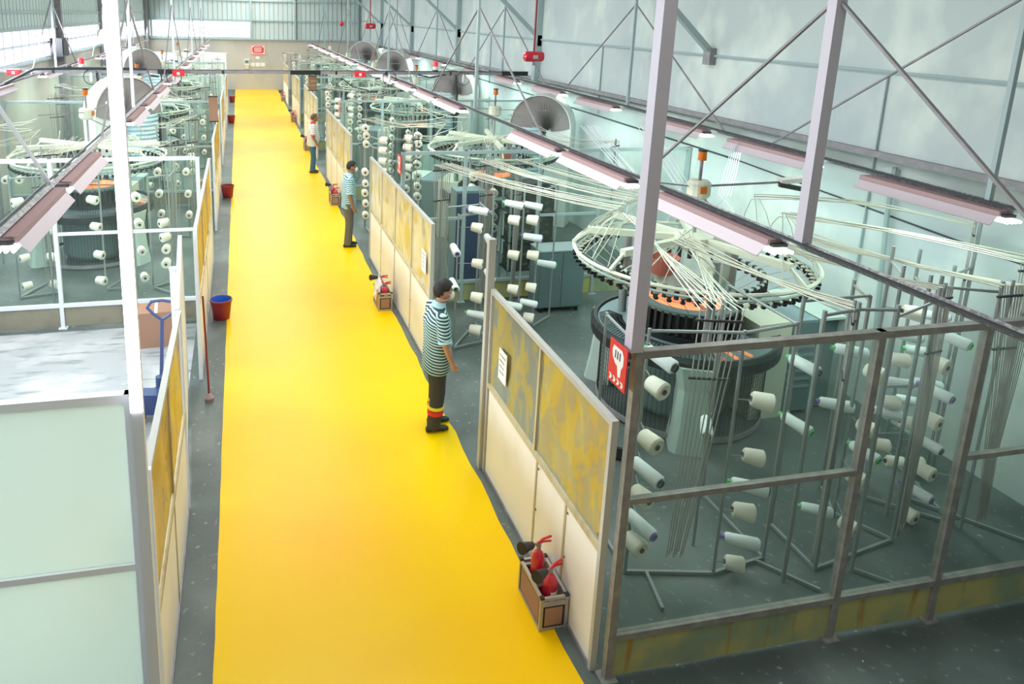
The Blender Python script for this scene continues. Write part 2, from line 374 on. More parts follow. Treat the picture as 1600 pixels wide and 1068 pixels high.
# ================================================================ GLASS PARTITIONS across the hall
def pane_part(t, x0, x1, z0, z1, y=0): return MB().box(x0, x1, y-.004, y+.004, z0, z1).obj('glass_pane', M['glass'], t)
def partition(label, group, x0, x1, y, posts, frame, mids, zt=2.49, zb=.35, glass=None, kick='ply', pw=.055, seed=0):
    t = thing('glass_partition', label, 'partition', (x0, y, 0))
    t['group'] = group
    R = random.Random(seed); P = sorted(posts)
    for x in P:
        MB().box(x-x0-pw/2, x-x0+pw/2, -pw/2, pw/2, 0, zt).obj('post', M[frame], t)
        MB().box(x-x0-.06, x-x0+.06, -.06, .06, 0, .012).obj('foot_plate', M[frame], t)
    MB().box(0, x1-x0, -pw/2-.002, pw/2+.002, zt-.05, zt).obj('top_rail', M[frame], t)
    MB().box(0, x1-x0, -.028, .028, zb-.03, zb+.02).obj('bottom_rail', M[frame], t)
    for i in range(len(P)-1):
        a, b = P[i]-x0+pw/2, P[i+1]-x0-pw/2
        if i in mids:
            MB().box(a, b, -.022, .022, 1.39, 1.43).obj('mid_rail', M[frame], t)
            zz = [(zb+.02, 1.39), (1.43, zt-.05)]
        else: zz = [(zb+.02, zt-.05)]
        for (u, v) in zz:
            MB().box(a, b, -.004, .004, u, v).obj('glass_pane', M[glass or 'glass'], t)
        MB().box(a, b, -.008, .008, .03+R.uniform(-.015, .01), zb-.03).obj('kick_board', M[kick], t)
    return t
def strip_post(x, y, z1, name, frame, label, w=.075, cat='post'):
    o = MB().box(-w/2, w/2, -w/2, w/2, 0, z1).obj(name, M[frame], None, loc=(x, y, 0)); return tag(o, label, cat)
partition('near glass partition of the right front bay with olive kick boards', 'glass partitions', 2.37, XR-.02, 3.9,
          [2.40, 4.22, 5.13, 7.27], 'brownsteel', {0, 2}, seed=1)
for k in range(1, 5):
    partition('glass partition across the right side, %s behind the nearest one' % ORD[k-1], 'glass partitions', 2.37, XR-.02, 3.9+PER*k-.05*(k > 0),
              [2.40, 3.4, 4.65, 5.7, 7.27], 'mintframe', {0, 2}, seed=k+2)
partition('milky glazed partition in the left foreground', 'glass partitions', -5.15, -.60, 3.9, [-5.1, -2.6, -.63], 'palepaint', {0, 1}, glass='milk', seed=9)
for k in range(1, 5):
    partition('framed glass partition across the left side, %s beyond the milky panes' % ORD[k-1], 'glass partitions', -5.15, -.60, 3.9+PER*k-.1,
              [-5.1, -2.59, -.63], 'whitepaint' if k == 1 else 'mintframe', {1}, kick='plygrey', seed=k+12)
# white boarded rooms at the far left
t = thing('white_partition_wall', 'white boarded partition closing the far left bays', 'partition', (-5.1, 38.6, 0))
for i in range(4): MB().box(.02+i*1.12, 1.12+i*1.12-.02, -.03, .03, 0, 2.5).obj('panel', M['white'], t)
MB().box(0, 4.5, -.04, .04, 2.5, 2.56).obj('cap_rail', M['beige'], t)

# ================================================================ LANE-SIDE FENCES
def fence(label, x, y0, y1, side, cuts_hi, cuts_lo, seed=0, top=1.96, mid=.97, near=True):
    """side=+1: boards face -x (right of lane); frame of battens, dirty film with painted lane reflection above, white boards below"""
    t = thing('lane_fence', label, 'fence', (x, y0, 0)); t['group'] = 'fence panels along the yellow lane'
    L = y1-y0; f = 'wood' if side > 0 else 'whitepaint'
    R = random.Random(seed)
    for (z0, z1) in ((top-.045, top), (mid-.025, mid+.025)):
        MB().box(-.022, .022, .041, L-.041, z0, z1).obj('rail', M['paleframe' if z1 == top else 'wood'], t)
    MB().box(-.02, .02, .041, L-.041, .0, .035).obj('floor_rail', M['steel'], t)
    for y in (0.02, L-.02): MB().box(-.024, .024, y-.02, y+.02, 0, top).obj('end_post', M['paleframe' if side > 0 else 'whitepaint'], t)
    hi = [.04]+[c-y0 for c in cuts_hi]+[L-.04]; lo = [.04]+[c-y0 for c in cuts_lo]+[L-.04]
    for c in hi[1:-1]: MB().box(-.016, .016, c-.015, c+.015, mid+.025, top-.045).obj('batten', M['wood'], t)
    for c in lo[1:-1]: MB().box(-.014, .014, c-.014, c+.014, .035, mid-.025).obj('batten', M['wood'], t)
    for a, b in zip(hi[:-1], hi[1:]):
        # slack plastic sheet: wavy with a few folds
        m = MB(); nx, nz = 16, 9; g = []
        ph = R.uniform(0, 6)
        for i in range(nx+1):
            for j in range(nz+1):
                u = i/nx; v = j/nz; y = a+.012+(b-a-.024)*u; z = mid+.03+(top-mid-.08)*v
                env = min(1, 4*u*(1-u)*1.4)*min(1, 4*v*(1-v)*1.4)
                g.append((env*(.014*math.sin(ph+11*u+5*v)+.009*math.sin(23*u-9*v+ph)), y, z))
        m.add(g, [(i*(nz+1)+j, (i+1)*(nz+1)+j, (i+1)*(nz+1)+j+1, i*(nz+1)+j+1) for i in range(nx) for j in range(nz)])
        m.obj('plastic_sheet', M['film2' if side < 0 else ('film0' if seed == 0 else 'film1')], t, smooth=True)
    for a, b in zip(lo[:-1], lo[1:]):
        MB().box(-.008, .008, a+.014, b-.014, .035, mid-.025).obj('board', M['board'], t)
    if near:
        s = MB()
        for c in lo[1:-1]:
            for z in (.12, .5, .88): s.box(-.018 if side > 0 else .014, -.014 if side > 0 else .018, c-.05, c-.035, z, z+.015)
        if s.v: stuff(s.obj('screw', M['darkmetal'], t))
    return t
RF = [(3.97, 6.42), (8.73, 13.35), (15.9, 20.6), (23.2, 28.0), (30.2, 34.6), (37.5, 41.5)]
for k, (a, b) in enumerate(RF):
    n = 1 if k == 0 else 3
    hi = [5.2] if k == 0 else [a+(b-a)*j/4 for j in (1, 2, 3)]
    lo = [4.55, 5.12] if k == 0 else [a+(b-a)*j/4 for j in (1, 2, 3)]
    fence('%s fence panel right of the yellow lane, dirty plastic, painted lane reflection, above white boards' % ORD[k], 2.33, a, b, 1, hi, lo, k, near=k < 2)
LF = [(3.97, 6.35), (8.9, 13.5), (15.6, 20.3), (22.8, 27.4), (30, 34.5)]
for k, (a, b) in enumerate(LF):
    fence('%s fence panel left of the yellow lane, seen almost edge on' % ORD[k], -.58, a, b, -1, [(a+b)/2] if k == 0 else [a+(b-a)*j/3 for j in (1, 2)], [(a+b)/2], 20+k, near=False)
# posts at the fence ends
for (x, y, z, l) in ((2.31, 6.47, 2.45, 'pale square post at the far end of the nearest right fence panel'),):
    strip_post(x, y, z, 'square_post', 'paleframe', l, .07)
cc = strip_post(2.365, 3.9, 4.51, 'corner_column', 'lilac', 'tall lilac grey steel post rising from the corner of the near glass partition', .085, 'column'); cc.location.z = 2.492
sp = thing('glare_post', 'white post with an added glow strip rising at the corner of the milky left partition', 'post', (-.585, 3.84, 0))
MB().box(-.03, .03, -.03, .03, 0, 7.0).obj('column', M['whitepaint'], sp)
MB().box(-.032, .032, -.042, -.03, 2.42, 6.9).obj('added_glow_strip', M['strip'], sp)  # glow added for the overexposed look of the post, not a lamp
# loose white sheet door between the left fence panels and a white stub post
t = thing('sheet_door', 'white boarded door leaf standing open between the left fence panels', 'door', (-.60, 6.42, 0), PI/2+.06)
MB().box(0, 2.3, -.015, .015, .05, 1.9).obj('leaf', M['white'], t)
MB().box(0, 2.3, -.022, .022, 1.9, 1.95).obj('top_rail', M['whitepaint'], t)
MB().box(0, .05, -.022, .022, .05, 1.9).obj('stile', M['whitepaint'], t); MB().box(2.25, 2.3, -.022, .022, .05, 1.9).obj('stile', M['whitepaint'], t)
o = MB().box(-.03, .03, -.03, .03, 0, 1.95).box(-.035, .035, -.035, .035, 1.95, 1.97).obj('stub_post', M['whitepaint'], None, loc=(-.72, 7.5, 0)); tag(o, 'short white square post beside the pallet truck', 'post')

# ================================================================ LIGHT RAILS AND TRAY FIXTURES
def fixture_proto():
    t = thing('tray_light', 'x', 'light', (0,0,0))
    L = 1.5
    # folded reflector: flat back, two sloped wings
    m = MB()
    prof = [(-.15,-.075), (-.085,0), (.085,0), (.15,-.075)]
    vs = []
    for y in (0, L):
        for (x, z) in prof: vs.append((x, y, z))
        for (x, z) in prof: vs.append((x*.97, y, z-.008))
    fs = []
    for i in range(3):
        fs += [(i, i+1, 9+i, 8+i), (4+i, 12+i, 13+i, 5+i)]
    fs += [(0, 8, 12, 4), (3, 7, 15, 11)]
    for o_ in (0, 8): fs += [(o_+i, o_+4+i, o_+5+i, o_+1+i) for i in range(3)]
    m.add(vs, fs); m.obj('reflector', M['reflector'], t)
    MB().box(-.08, .08, -.01, L+.01, .001, .045).obj('gear_housing', M['pink'], t)
    MB().box(-.06, .06, -.05, -.01, -.005, .02).obj('end_cap', M['darkmetal'], t)
    me = MB().cyl((0, -.09, 0), (0, L-.25, 0), .014, n=8).mesh('tube', M['tube'])
    for x in (-.07, -.023, .023, .07): link('tube', me, t, (x, 0, -.035))
    return t
FIX = fixture_proto(); FIXN = [0]
def fixture(x, y, z, label, group, power=26, first=[True]):
    if first[0]: f = FIX; first[0] = False; f.location = (x, y, z); f['label'] = label; f['group'] = group
    else: f = dup(FIX, (x, y, z), label=label, group=group)
    area('tube_light', (0, .72, -.09), .22, 1.3, power, (.72, 1, .86), (0, 0, 0), f)
    return f
def rail(label, xf, y0, y1, z, verts, half, apex, mat_='galv'):
    t = thing('light_rail', label, 'rail', (0, 0, 0))
    n = 12
    MB().tube([(xf(y0+(y1-y0)*i/n), y0+(y1-y0)*i/n, z) for i in range(n+1)], .03, 4).obj('channel', M[mat_], t)
    m = MB().tube([(xf(y0+(y1-y0)*i/n)-.045, y0+(y1-y0)*i/n, z+.012+.012*math.sin(i*7)) for i in range(n+1)], .012, 5); m.obj('cable', M['cable'], t)
    halves = half
    for i, y in enumerate(verts):
        x = xf(y); half = halves[min(i, len(halves)-1)]
        w_ = .08 if i == 0 and xf(y) > 3 and xf(y) < 5 else .045
        MB().box(x-w_/2, x+w_/2, y-w_/2, y+w_/2, z+.02, 7).obj('hanger', M['lilac' if w_ > .05 else ('whitepaint' if xf(y) < 0 else 'mintframe')], t)
        for s in (-1, 1):
            if y+s*half < y0-.5: continue
            MB().bar((x, y, z+apex), (xf(y+s*half), y+s*half, z+.02), .024, .018).obj('brace', M['whitepaint' if xf(y) < 0 and i == 0 else 'steel'], t)
    return t
rail('galvanised light rail over the right hand machines', lambda y: 3.82, 2.2, 42, 3.0, [4.27, 11.85, 19.4, 27, 34.6], [2.2, 2.9], 1.68)
rail('light rail near the right wall', lambda y: 6.25+.045*y if y < 15 else 6.925, 3.4, 42, 3.0, [5.15+PER*k for k in range(6)], [3.0], 1.8, 'galv')
rail('light rail over the left hand bays', lambda y: -1.63, 4.2, 45, 3.0, [4.4, 12.2, 20.0, 27.8, 35.6], [2.4, 2.85], 1.65)
rail('light rail near the left wall', lambda y: -4.65, 12.5, 42, 3.0, [13.5, 21, 28.5, 36], [2.45], 1.7)
BAY = ['front bay', 'second bay', 'third bay', 'fourth bay', 'fifth bay', 'sixth bay']
def bayname(y): return BAY[max(0, min(5, int((y-3.9)//PER)))]
cnt = {}
def fx(side, x, y, p=9):
    key = (side, bayname(y)); cnt[key] = cnt.get(key, 0)+1
    fixture(x, y, 2.93, 'pale lilac tray light on the %s rail, %s over the %s' % (side, ORD[cnt[key]-1], bayname(y)), 'tray lights on the '+side+' rail', p)
for y in [4.5, 6.62, 8.35, 12.5, 14.3, 16.3, 18.2, 20.6, 22.4, 25.0, 27, 29.5, 32, 34.5, 37, 39.5]: fx('right inner', 3.80, y)
for y in [4.95, 7.35, 9.6, 12.6, 15.2, 18, 21, 25, 29, 33, 37]: fx('right wall', (6.25+.045*y if y < 15 else 6.925)-.03, y, 19)
for y in [5.35, 7.1, 11.3, 13.2, 15.2, 17.6, 20.2, 23, 26, 29, 32, 35, 38]: fx('left inner', -1.60, y)
for y in [13.1, 15.3, 19.5, 22.5, 27, 31, 36]: fx('left wall', -4.63, y, 12)

# ================================================================ BUSBAR TRUNKING ACROSS THE HALL
t = thing('busbar_trunking', 'dark cable trunking crossing the whole hall above the lane', 'trunking', (0, 17.7, 3.17))
MB().box(-5.1, 7.0, -.05, .05, -.035, .035).obj('trunking', M['steel'], t)
MB().box(-5.1, 7.0, -.02, .02, .036, .05).obj('lid', M['darkmetal'], t)
for x in (-4.0, -.4, 1.2, 2.2, 3.4, 5.0): MB().box(x, x+.05, -.056, .056, -.045, .045).obj('clamp', M['darkmetal'], t)
for x, l in ((1.15, .7), (-1.8, .35), (6.35, .68)): MB().box(x, x+l, -.06, .06, -.05, .055).obj('joint_box', M['black'], t)
def hang(x, y, pts, r=.018): MB().tube([(x+a, y+b, c) for a, b, c in pts], r, 6).obj('cable', M['cable'], t)
hang(0, 0, [(-5.0, -2.5, -.35), (-4.7, -1.4, -.2), (-4.3, -.3, .06), (-3.6, -.06, .07), (-2.0, -.06, .06)], .03)
hang(0, 0, [(-3.1, 0, -.03), (-3.05, -.1, -.5), (-2.75, -.1, -1.0)], .022)
hang(0, 0, [(5.15, -.06, -.03), (5.18, -.1, -.5), (5.15, -.2, -.95)], .03)
hang(0, 0, [(2.35, -.06, -.12), (2.6, -.06, -.32), (3.0, -.06, -.42)], .014)
hang(0, 0, [(4.2, -.06, -.03), (4.5, -.07, -.1), (4.9, -.06, -.03)], .018)
def loops(x): 
    MB().tube([(x+.16*math.cos(a), -.07, -.12-.17*math.sin(a)) for a in [i*PI*1.9/14-.9 for i in range(15)]], .009, 5).obj('cable', M['cable'], t)
    MB().tube([(x, -.07, -.02), (x, -.07, -.1), (x, -.07, -.22)], [.02, .035, .03], 8).obj('plug', M['whitepaint'], t)
for x in (-3.2, -1.45, 3.5, 5.35): loops(x)
for x in (-3.4, 4.65): 
    b = thing('warning_beacon', 'red and white warning beacon standing on the trunking, %s' % ('left side' if x < 0 else 'right side'), 'beacon', (x, 17.7, 3.221), group='trunking beacons')
    MB().cyl((0,0,0), (0,0,.03), .07).obj('foot', M['darkmetal'], b)
    MB().cyl((0,0,.03), (0,0,.11), .055, .065).obj('base', M['papersheet'], b)
    MB().lathe([(0,.24), (.05,.235), (.062,.21), (.064,.111)], 14).obj('lens', M['beaconred'], b)
for x, l in ((-4.75, 'left of all on the trunking'), (-1.35, 'on the trunking left of the lane'), (2.78, 'on the trunking right of the lane')):
    b = thing('alarm_unit', 'small red alarm unit %s' % l, 'alarm', (x, 17.62, 3.14), group='red alarm units')
    MB().box(-.13, .13, -.06, .01, -.06, .07).obj('body', M['beaconred'], b)
    for s in (-1, 1): MB().cyl((s*.065, -.06, 0), (s*.065, -.085, 0), .05, n=12).obj('lamp_face', M['signred'], b)
    MB().box(-.03, .03, -.09, -.06, -.03, .03).obj('badge', M['papersheet'], b)
for x, z, l in ((-.62, 2.62, 'brown slatted board hanging left of the lane'), (1.67, 3.1, 'brown board hanging from the trunking above the lane edge')):
    b = thing('hanging_board', l, 'board', (x, 17.7, z-.6 if x < 0 else z-.36), .12)
    H_ = .6 if x < 0 else .36; n = 3
    for i in range(n): MB().box(-.1, .1, -.02, .02, .02+i*(H_-.04)/n+.006, .02+(i+1)*(H_-.04)/n-.006).obj('panel', M['brownboard' if x > 0 else 'cardboard'], b)
    MB().box(-.105, .105, -.025, .025, 0, .02).obj('bottom_rail', M['darkmetal'], b); MB().box(-.105, .105, -.025, .025, H_-.02, H_).obj('top_rail', M['darkmetal'], b)
    for s in (-.085, .085): MB().cyl((s, 0, H_), (s*.6, 0, 3.14-(z-H_)), .006, n=5).obj('hanger', M['darkmetal'], b)
    if x < 0: MB().tube([(.04, .02, 0), (.02, .02, -.12), (-.05, .02, -.25), (.0, .02, -.32)], .01, 5).obj('cable', M['cable'], b)
# red hanging extinguisher tanks
for x, y, z, r_, l in ((5.72, 14.1, 3.78, 0, 'nearest red extinguisher tank hanging from a dark red pipe over the right side'), (4.85, 28.3, 4.12, .1, 'second red hanging extinguisher tank, farther down the hall'), (4.65, 35, 4.1, 1.45, 'farthest red hanging extinguisher tank')):
    b = thing('extinguisher_tank', l, 'extinguisher', (x, y, z), r_)
    R_ = .105; Ln = .22
    MB().tube([(-Ln,0,0), (-Ln+.03,0,0), (-.15,0,0), (.15,0,0), (Ln-.03,0,0), (Ln,0,0)], [.03,.09,R_,R_,.09,.03], 18).obj('tank', M['red'], b, smooth=True)
    MB().cyl((0,0,R_-.01), (0,0,7-z), .022, n=8).obj('pipe', M['darkred'], b)
    MB().cyl((0,0,-R_+.01), (0,0,-R_-.07), .018, .03, n=8).obj('nozzle', M['steel'], b)
    MB().box(-.05, .05, -R_-.004, -R_+.02, -.04, .03).obj('label_plate', M['paleframe'], b)

# ================================================================ KNITTING MACHINES
def machine_proto(detail):
    t = thing('knitting_machine', 'x', 'machine', (0,0,0))
    # three swept legs carrying the table
    for i, a in enumerate((245, 5, 125)):
        a = math.radians(a); m = MB(); rings = []
        for (z, r0, r1, w_) in ((0, .78, 1.16, .20), (.30, .80, 1.12, .17), (.70, .84, 1.08, .16), (.96, .80, 1.10, .21)):
            c_, s_ = math.cos(a), math.sin(a)
            rings.append([(c_*r-s_*u, s_*r+c_*u, z) for r, u in ((r0,-w_), (r1-.05,-w_), (r1,-w_+.06), (r1,w_-.06), (r1-.05,w_), (r0,w_))])
        m.loft(rings); m.obj('leg', M['mint'], t)
    MB().lathe([(.50,.94), (.50,1.02), (.98,1.02), (1.0,1.0), (1.0,.94), (.50,.94)], 48).obj('table', M['bluegrey'], t)
    MB().lathe([(1.0,.86), (1.06,.88), (1.07,1.0), (1.04,1.05), (1.0,1.04), (1.0,.86)], 48).obj('table_rim', M['black'], t)
    MB().lathe([(0,.06), (.52,.06), (.56,.12), (.56,.88), (.3,.93), (0,.93)], 28).obj('fabric_drum', M['slate'], t)
    if detail:
        for a0, a1 in ((-235+12, -120-8+5), (-103, -8), (18, 113)):
            m = MB(); A0, A1 = math.radians(a0), math.radians(a1); n = int((A1-A0)/.055)
            for i in range(n+1):
                a = A0+(A1-A0)*i/n; m.tube([(.93*math.cos(a), .93*math.sin(a), .08), (.93*math.cos(a), .93*math.sin(a), .86)], .0035, 3)
            for j in range(14): m.lathe([(.927,.08+j*.06), (.934,.083+j*.06)], 20, a0=A0, a1=A1)
            stuff(m.obj('wire_guard', M['meshguard'], t))
            MB().lathe([(.925,.04), (.945,.04), (.945,.1), (.925,.1)], 20, a0=A0, a1=A1).obj('guard_sill', M['steel'], t)
        m = MB()   # round ventilator grille on the table edge
        for i in range(44):
            a = math.radians(150+i*2.6); m.tube([(.70*math.cos(a), .70*math.sin(a), 1.03), (.86*math.cos(a), .86*math.sin(a), 1.075), (.97*math.cos(a), .97*math.sin(a), 1.03)], .006, 4)
        for r_ in (.74, .80, .86, .92): m.lathe([(r_, 1.05+.02*(1-abs(r_-.84)*8)), (r_+.01, 1.052+.02*(1-abs(r_-.84)*8))], 30, a0=math.radians(150), a1=math.radians(264))
        stuff(m.obj('vent_grille', M['black'], t))
        for a in (262, 272, 284): 
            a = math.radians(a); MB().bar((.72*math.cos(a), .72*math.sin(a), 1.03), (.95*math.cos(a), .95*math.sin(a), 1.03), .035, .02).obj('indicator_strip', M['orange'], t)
    MB().lathe([(.50,1.02), (.62,1.02), (.62,1.08), (.56,1.10), (.55,1.36), (.50,1.36)], 40).obj('needle_cylinder', M['black'], t)
    m = MB()
    for i in range(44):
        a = 2*PI*i/44; c_, s_ = math.cos(a), math.sin(a); m.bar((.575*c_, .575*s_, 1.10), (.575*c_, .575*s_, 1.36), .03, .05, (c_, s_, 0))
    stuff(m.obj('cam_block', M['darkmetal'], t))
    MB().lathe([(.46,1.34), (.46,1.38), (.60,1.38), (.60,1.34), (.46,1.34)], 40).obj('sinker_ring', M['slate'], t)
    MB().lathe([(0,1.30), (.45,1.30), (.45,1.345), (0,1.345)], 32).obj('lit_dial', M['orange'], t)  # warm lamp light on the dial put into colour and emission
    MB().box(-.02, .02, -.43, .43, 1.345, 1.36).obj('dial_bar', M['rust'], t)
    for a in (15, 135, 255):
        a = math.radians(a); MB().cyl((.74*math.cos(a), .74*math.sin(a), 1.02), (.74*math.cos(a), .74*math.sin(a), 2.05), .05, n=12).obj('column', M['pipe'], t, smooth=True)
    # top spider with eight arms and the big yarn ring
    for i in range(8):
        a = math.radians(20+45*i); c_, s_ = math.cos(a), math.sin(a)
        MB().bar((.12*c_, .12*s_, 2.09), (1.18*c_, 1.18*s_, 2.09), .075, .07).obj('spider_arm', M['cream'], t)
        MB().bar((1.16*c_, 1.16*s_, 2.08), (1.35*c_, 1.35*s_, 1.93), .03, .03).obj('arm_bracket', M['cream'], t)
    MB().lathe([(0,2.03), (.2,2.03), (.22,2.06), (.22,2.13), (.1,2.16), (0,2.16)], 20).obj('hub', M['cream'], t)
    MB().ring(1.33, 1.90, .022, 64, 6).obj('yarn_ring', M['cream'], t, smooth=True)
    MB().ring(1.30, 1.83, .014, 64, 5).obj('feeder_ring', M['mint'], t)
    MB().ring(.80, 1.72, .02, 40, 5).obj('inner_ring', M['mint'], t)
    n = 60
    body = MB().lathe([(0,-.07), (.022,-.07), (.03,-.05), (.018,-.04), (.018,-.02), (.032,-.012), (.032,.0), (0,.0)], 8).box(.01, .07, -.012, .012, -.03, .0)
    body = body.mesh('yarn_feeder', M['black']); disc = MB().lathe([(0,.0), (.04,.0), (.044,.01), (.02,.016), (0,.016)], 8).mesh('feeder_disc', M['tubes'])
    if detail:
        for i in range(n):
            a = 2*PI*i/n
            f = link('yarn_feeder', body, t, (1.27*math.cos(a), 1.27*math.sin(a), 1.80)); f.rotation_euler = (0,0,a)
            link('feeder_disc', disc, f, (0,0,0))
    else:
        m = MB()
        for i in range(n):
            a = 2*PI*i/n; m.cyl((1.27*math.cos(a), 1.27*math.sin(a), 1.73), (1.27*math.cos(a), 1.27*math.sin(a), 1.82), .034, n=6)
        stuff(m.obj('yarn_feeder', M['black'], t))
    m = MB()
    for i in range(40):
        a = 2*PI*i/40+.05; c_, s_ = math.cos(a), math.sin(a); m.cyl((.8*c_, .8*s_, 1.60), (.8*c_, .8*s_, 1.74), .03, n=6)
    stuff(m.obj('inner_feeder', M['darkmetal'], t))
    m = MB()
    for i in range(30):
        a = 2*PI*i/30; c_, s_ = math.cos(a), math.sin(a)
        m.tube([(1.26*c_, 1.26*s_, 1.74), (.95*math.cos(a+.1), .95*math.sin(a+.1), 1.62), (.57*math.cos(a+.2), .57*math.sin(a+.2), 1.38)], .0035, 3)
    stuff(m.obj('yarn_strand', M['tubes'], t))
    MB().lathe([(.12,1.66), (.19,1.86), (.18,1.86), (.11,1.67), (0,1.67)], 20, (-.32,.06,0)).obj('oil_tub', M['rust'], t)
    MB().lathe([(0,1.45), (.26,1.45), (.28,1.5), (.24,1.66), (0,1.68)], 24, (-.1,.05,0)).obj('gear_housing', M['paleframe'], t)
    for (a, r_) in ((95, .66), (20, .66)):
        a = math.radians(a); MB().box(r_*math.cos(a)-.05, r_*math.cos(a)+.05, r_*math.sin(a)-.05, r_*math.sin(a)+.05, 1.36, 2.05).obj('drive_box', M['mint' if a < 5 else 'slate'], t)
    # mast, lamp box and lint blower arms
    MB().cyl((0,0,2.13), (0,0,2.58), .022, n=8).obj('mast', M['pipe'], t)
    MB().lathe([(0,2.56), (.09,2.56), (.13,2.60), (.13,2.74), (.10,2.77), (0,2.77)], 14).obj('lamp_box', M['cream'], t)
    MB().box(-.07, .01, -.14, -.128, 2.64, 2.72).obj('box_label', M['amber'], t)
    MB().cyl((0,0,2.76), (0,0,3.0), .018, n=8).obj('mast', M['steel'], t)
    MB().lathe([(0,3.11), (.045,3.10), (.048,3.02), (.048,3.0), (0,3.0)], 12).obj('beacon_lens', M['amber'], t)
    MB().lathe([(0,3.125), (.05,3.12), (.05,3.10), (0,3.10)], 12).obj('beacon_cap', M['darkmetal'], t)
    MB().tube([(-.1,0,2.7), (-1.15,.35,2.78)], .009, 5).obj('blower_arm', M['steel'], t)
    MB().tube([(.1,0,2.7), (1.0,-.05,2.73)], .014, 5).obj('blower_arm', M['steel'], t)
    MB().tube([(.05,-.05,2.56), (.2,-.7,2.2)], .012, 5).obj('blower_arm', M['steel'], t)
    MB().bar((1.0,-.05,2.74), (1.35,-.12,2.78), .12, .05).obj('blower_head', M['papersheet'], t)
    MB().bar((.98,-.08,2.71), (1.28,-.2,2.66), .07, .05).obj('blower_motor', M['darkmetal'], t)
    # control cabinets on the wall side
    MB().hexa([(.62,-.52,.0),(1.05,-.52,.0),(1.05,.40,.0),(.62,.40,.0),(.62,-.52,1.18),(1.05,-.52,1.2),(1.05,.40,1.2),(.62,.40,1.18)]).obj('control_cabinet', M['cream'], t)
    m = MB().box(1.055, 1.42, -.50, .42, .05, 1.16); m.obj('motor_cover', M['slate'], t)
    m = MB()
    for j in range(7): m.box(1.07, 1.40, -.515, -.5, .35+j*.1, .38+j*.1)
    stuff(m.obj('louvre', M['bluegrey'], t))
    MB().box(1.055, 1.42, -.5, .42, 1.16, 1.19).obj('cover_lid', M['bluegrey'], t)
    MB().box(1.43, 1.80, -.5, .45, 1.17, 1.2).box(1.78, 1.80, -.5, .45, 0, 1.17).box(1.43, 1.45, -.5, .45, 0, 1.17).obj('side_hood', M['mint'], t)
    MB().box(1.45, 1.78, -.40, .44, .02, 1.16).obj('hood_interior', M['slate'], t)
    MB().box(.78, .90, -.535, -.52, .92, 1.04).obj('display', M['black'], t)
    MB().box(.66, .72, -.53, -.52, .86, .92).obj('button_panel', M['darkmetal'], t)
    return t
machN = machine_proto(True); machF = machine_proto(False)
RCX, LCX = 5.05, -2.72
machN.location = (RCX, 7.3, 0); machN['label'] = 'nearest circular knitting machine with an orange lit dial, in the right front bay'; machN['group'] = 'circular knitting machines'
dup(machN, (RCX, 7.3+PER, 0), 2.6, 'circular knitting machine in the right bay behind the second glass partition', 'circular knitting machines')
dup(machN, (LCX, 14.3, 0), 1.4, 'circular knitting machine behind the white framed glass on the left', 'circular knitting machines')
machF.location = (RCX, 7.3+2*PER, 0); machF['label'] = 'circular knitting machine in the third bay on the right'; machF['group'] = 'circular knitting machines'; machF.rotation_euler = (0,0,2.7)
for k in (3, 4, 5): dup(machF, (RCX, 7.3+k*PER, 0), 2.3+.1*k, 'circular knitting machine in the %s bay on the right' % ORD[k], 'circular knitting machines')
for k in (2, 3, 4): dup(machF, (LCX, 7.3+k*PER, 0), 1.4, 'circular knitting machine in the %s bay on the left' % ORD[k], 'circular knitting machines')

